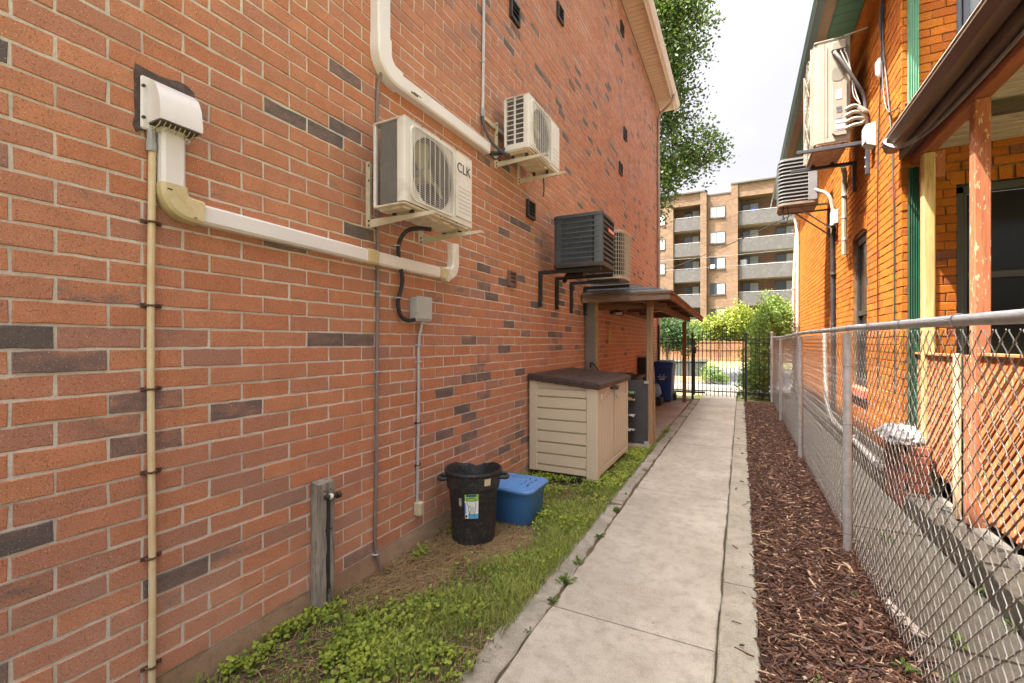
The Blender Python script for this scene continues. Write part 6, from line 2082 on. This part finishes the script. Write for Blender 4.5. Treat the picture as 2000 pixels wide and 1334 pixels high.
m, tn = MB(), []
for k in range(27000):
    y = .6 + (rr.random() ** 1.9) * 12.7
    x = rr.uniform(.088, .80 if rr.random() < .9 else .90) if rr.random() > .0022 else rr.uniform(-.05, .09)
    l, wd, th = rr.choice((rr.uniform(.004, .014), rr.uniform(.010, .028), rr.uniform(.02, .05))), rr.choice((rr.uniform(.0015, .004), rr.uniform(.003, .009))), rr.uniform(.0012, .004)
    a = rr.uniform(0, 6.28)
    d = Vector((math.cos(a), math.sin(a), rr.gauss(0, .22))).normalized()
    s = d.cross(Vector((rr.gauss(0, .3), rr.gauss(0, .3), 1))).normalized()
    n_ = s.cross(d)
    p = Vector((x, y, .006 + rr.uniform(0, .018)))
    o = len(m.v)
    tp = rr.uniform(.3, .9)
    for (i, w2) in ((-1, wd * tp), (1, wd)):
        for (j, h2) in ((-1, -1), (1, -1), (1, 1), (-1, 1)):
            m.v.append(tuple(p + d * (l * i) + s * (w2 * j) + n_ * (th * h2)))
    m.f += [(o + 3, o + 2, o + 1, o), (o + 4, o + 5, o + 6, o + 7), (o, o + 1, o + 5, o + 4), (o + 1, o + 2, o + 6, o + 5), (o + 2, o + 3, o + 7, o + 6), (o + 3, o, o + 4, o + 7)]
    b = rr.random() ** 1.6
    if rr.random() < .07:
        b = rr.uniform(1.3, 2.0)
    tn += [b] * 6
m.build('mulch_chips', chip_m, kind='stuff', attrs={'tone': tn}, label='reddish brown wood chip mulch filling the bed by the fence', cat='mulch', smooth=False)


def weed(x, y, size, n, label, mt=None, z=0.0, long=1.0):
    t = thing('weed', label, 'weed', (x, y, z), 'weeds in the paving')
    rr = random.Random(label)
    m, tn = MB(), []
    for k in range(n):
        a = rr.uniform(0, 6.28)
        el = rr.uniform(.1, 1.1)
        l = size * rr.uniform(.5, 1.1)
        d = Vector((math.cos(a) * math.cos(el), math.sin(a) * math.cos(el), math.sin(el)))
        s = Vector((-math.sin(a), math.cos(a), 0)) * l * .2 / long
        p = Vector((x, y, z)) + Vector((rr.uniform(-.4, .4), rr.uniform(-.8, .8), 0)) * size
        q, e = p + d * l * .55 + Vector((0, 0, l * .1)), p + d * l + Vector((0, 0, -l * .12))
        o = len(m.v)
        m.v += [tuple(p), tuple(q + s), tuple(e), tuple(q - s)]
        m.f += [(o, o + 1, o + 2), (o, o + 2, o + 3)]
        tn += [rr.random()] * 2
    m.build('leaves', mt or leaf_vine, t, smooth=False, kind='stuff', attrs={'tone': tn})
    st = MB().tube([(x, y, z - .02), (x + .004, y, z + size * .35)], [.004, .002], 5)
    st.build('stem', leaf_vine, t)


for (x, y, s, n, lab) in ((-1.03, 4.16, .055, 26, 'broad weed tuft spilling over kerb near the storage box corner'), (-1.05, 4.65, .04, 16, 'small weed in kerb joint right beside the storage box'), (-1.01, 3.55, .045, 18, 'second weed tuft from the storage box along path edge'),
                          (-1.02, 3.05, .05, 22, 'leafy weed in path crack level with the blue tote'), (-1.02, 2.78, .06, 18, 'spreading broad-leaved weed level with the black bin'), (-1.0, 2.52, .045, 12, 'small weed just at the path joint'),
                          (-1.02, 2.2, .03, 9, 'tiny weed in path crack nearest the camera'), (-1.03, 5.6, .05, 16, 'weed in kerb crack beside storage box doors')):
    weed(x, y, s, n, lab)
for (x, y, s, n, lab) in ((.16, 3.95, .035, 7, 'small sprout in mulch near the path edging'), (.14, 2.30, .03, 6, 'lone sprout in mulch closest to the path'), (.31, 2.45, .03, 7, 'sprout in middle of mulch bed toward camera'),
                          (.70, 2.72, .055, 12, 'leafy sprout at the foot of the near chain link mesh'), (.20, 5.9, .04, 7, 'pale sprout far along the mulch bed'), (.62, 3.4, .03, 6, 'sprout under fence by near post')):
    weed(x, y, s, n, lab, z=.015)
for (x, y, s, n, lab) in ((1.02, 4.55, .06, 16, 'weed with pale litter on neighbour walk behind fence'), (1.33, 3.85, .05, 14, 'weed at neighbour kerb below the lattice'), (1.34, 3.45, .05, 14, 'nearer weed at neighbour kerb below the lattice'), (1.0, 3.15, .06, 16, 'weed in joint of neighbour walk'), (.86, 2.75, .05, 10, 'weed at edge of neighbour walk near the fence')):
    weed(x, y, s, n, lab)
t = thing('wood_scrap', 'pale splintered wood scrap under the chain link mesh', 'scrap', (.80, 3.3, 0))
q = MB().box(.77, .83, 3.1, 3.45, .0, .02, .006)
q.xf(0, lambda p: Vector((p.x + (p.y - 3.3) * -.25, p.y, p.z))).build('splinter', wood('pale_scrap', (0.40, 0.35, 0.28), (0.55, 0.50, 0.43), (20, 3, 20)), t)
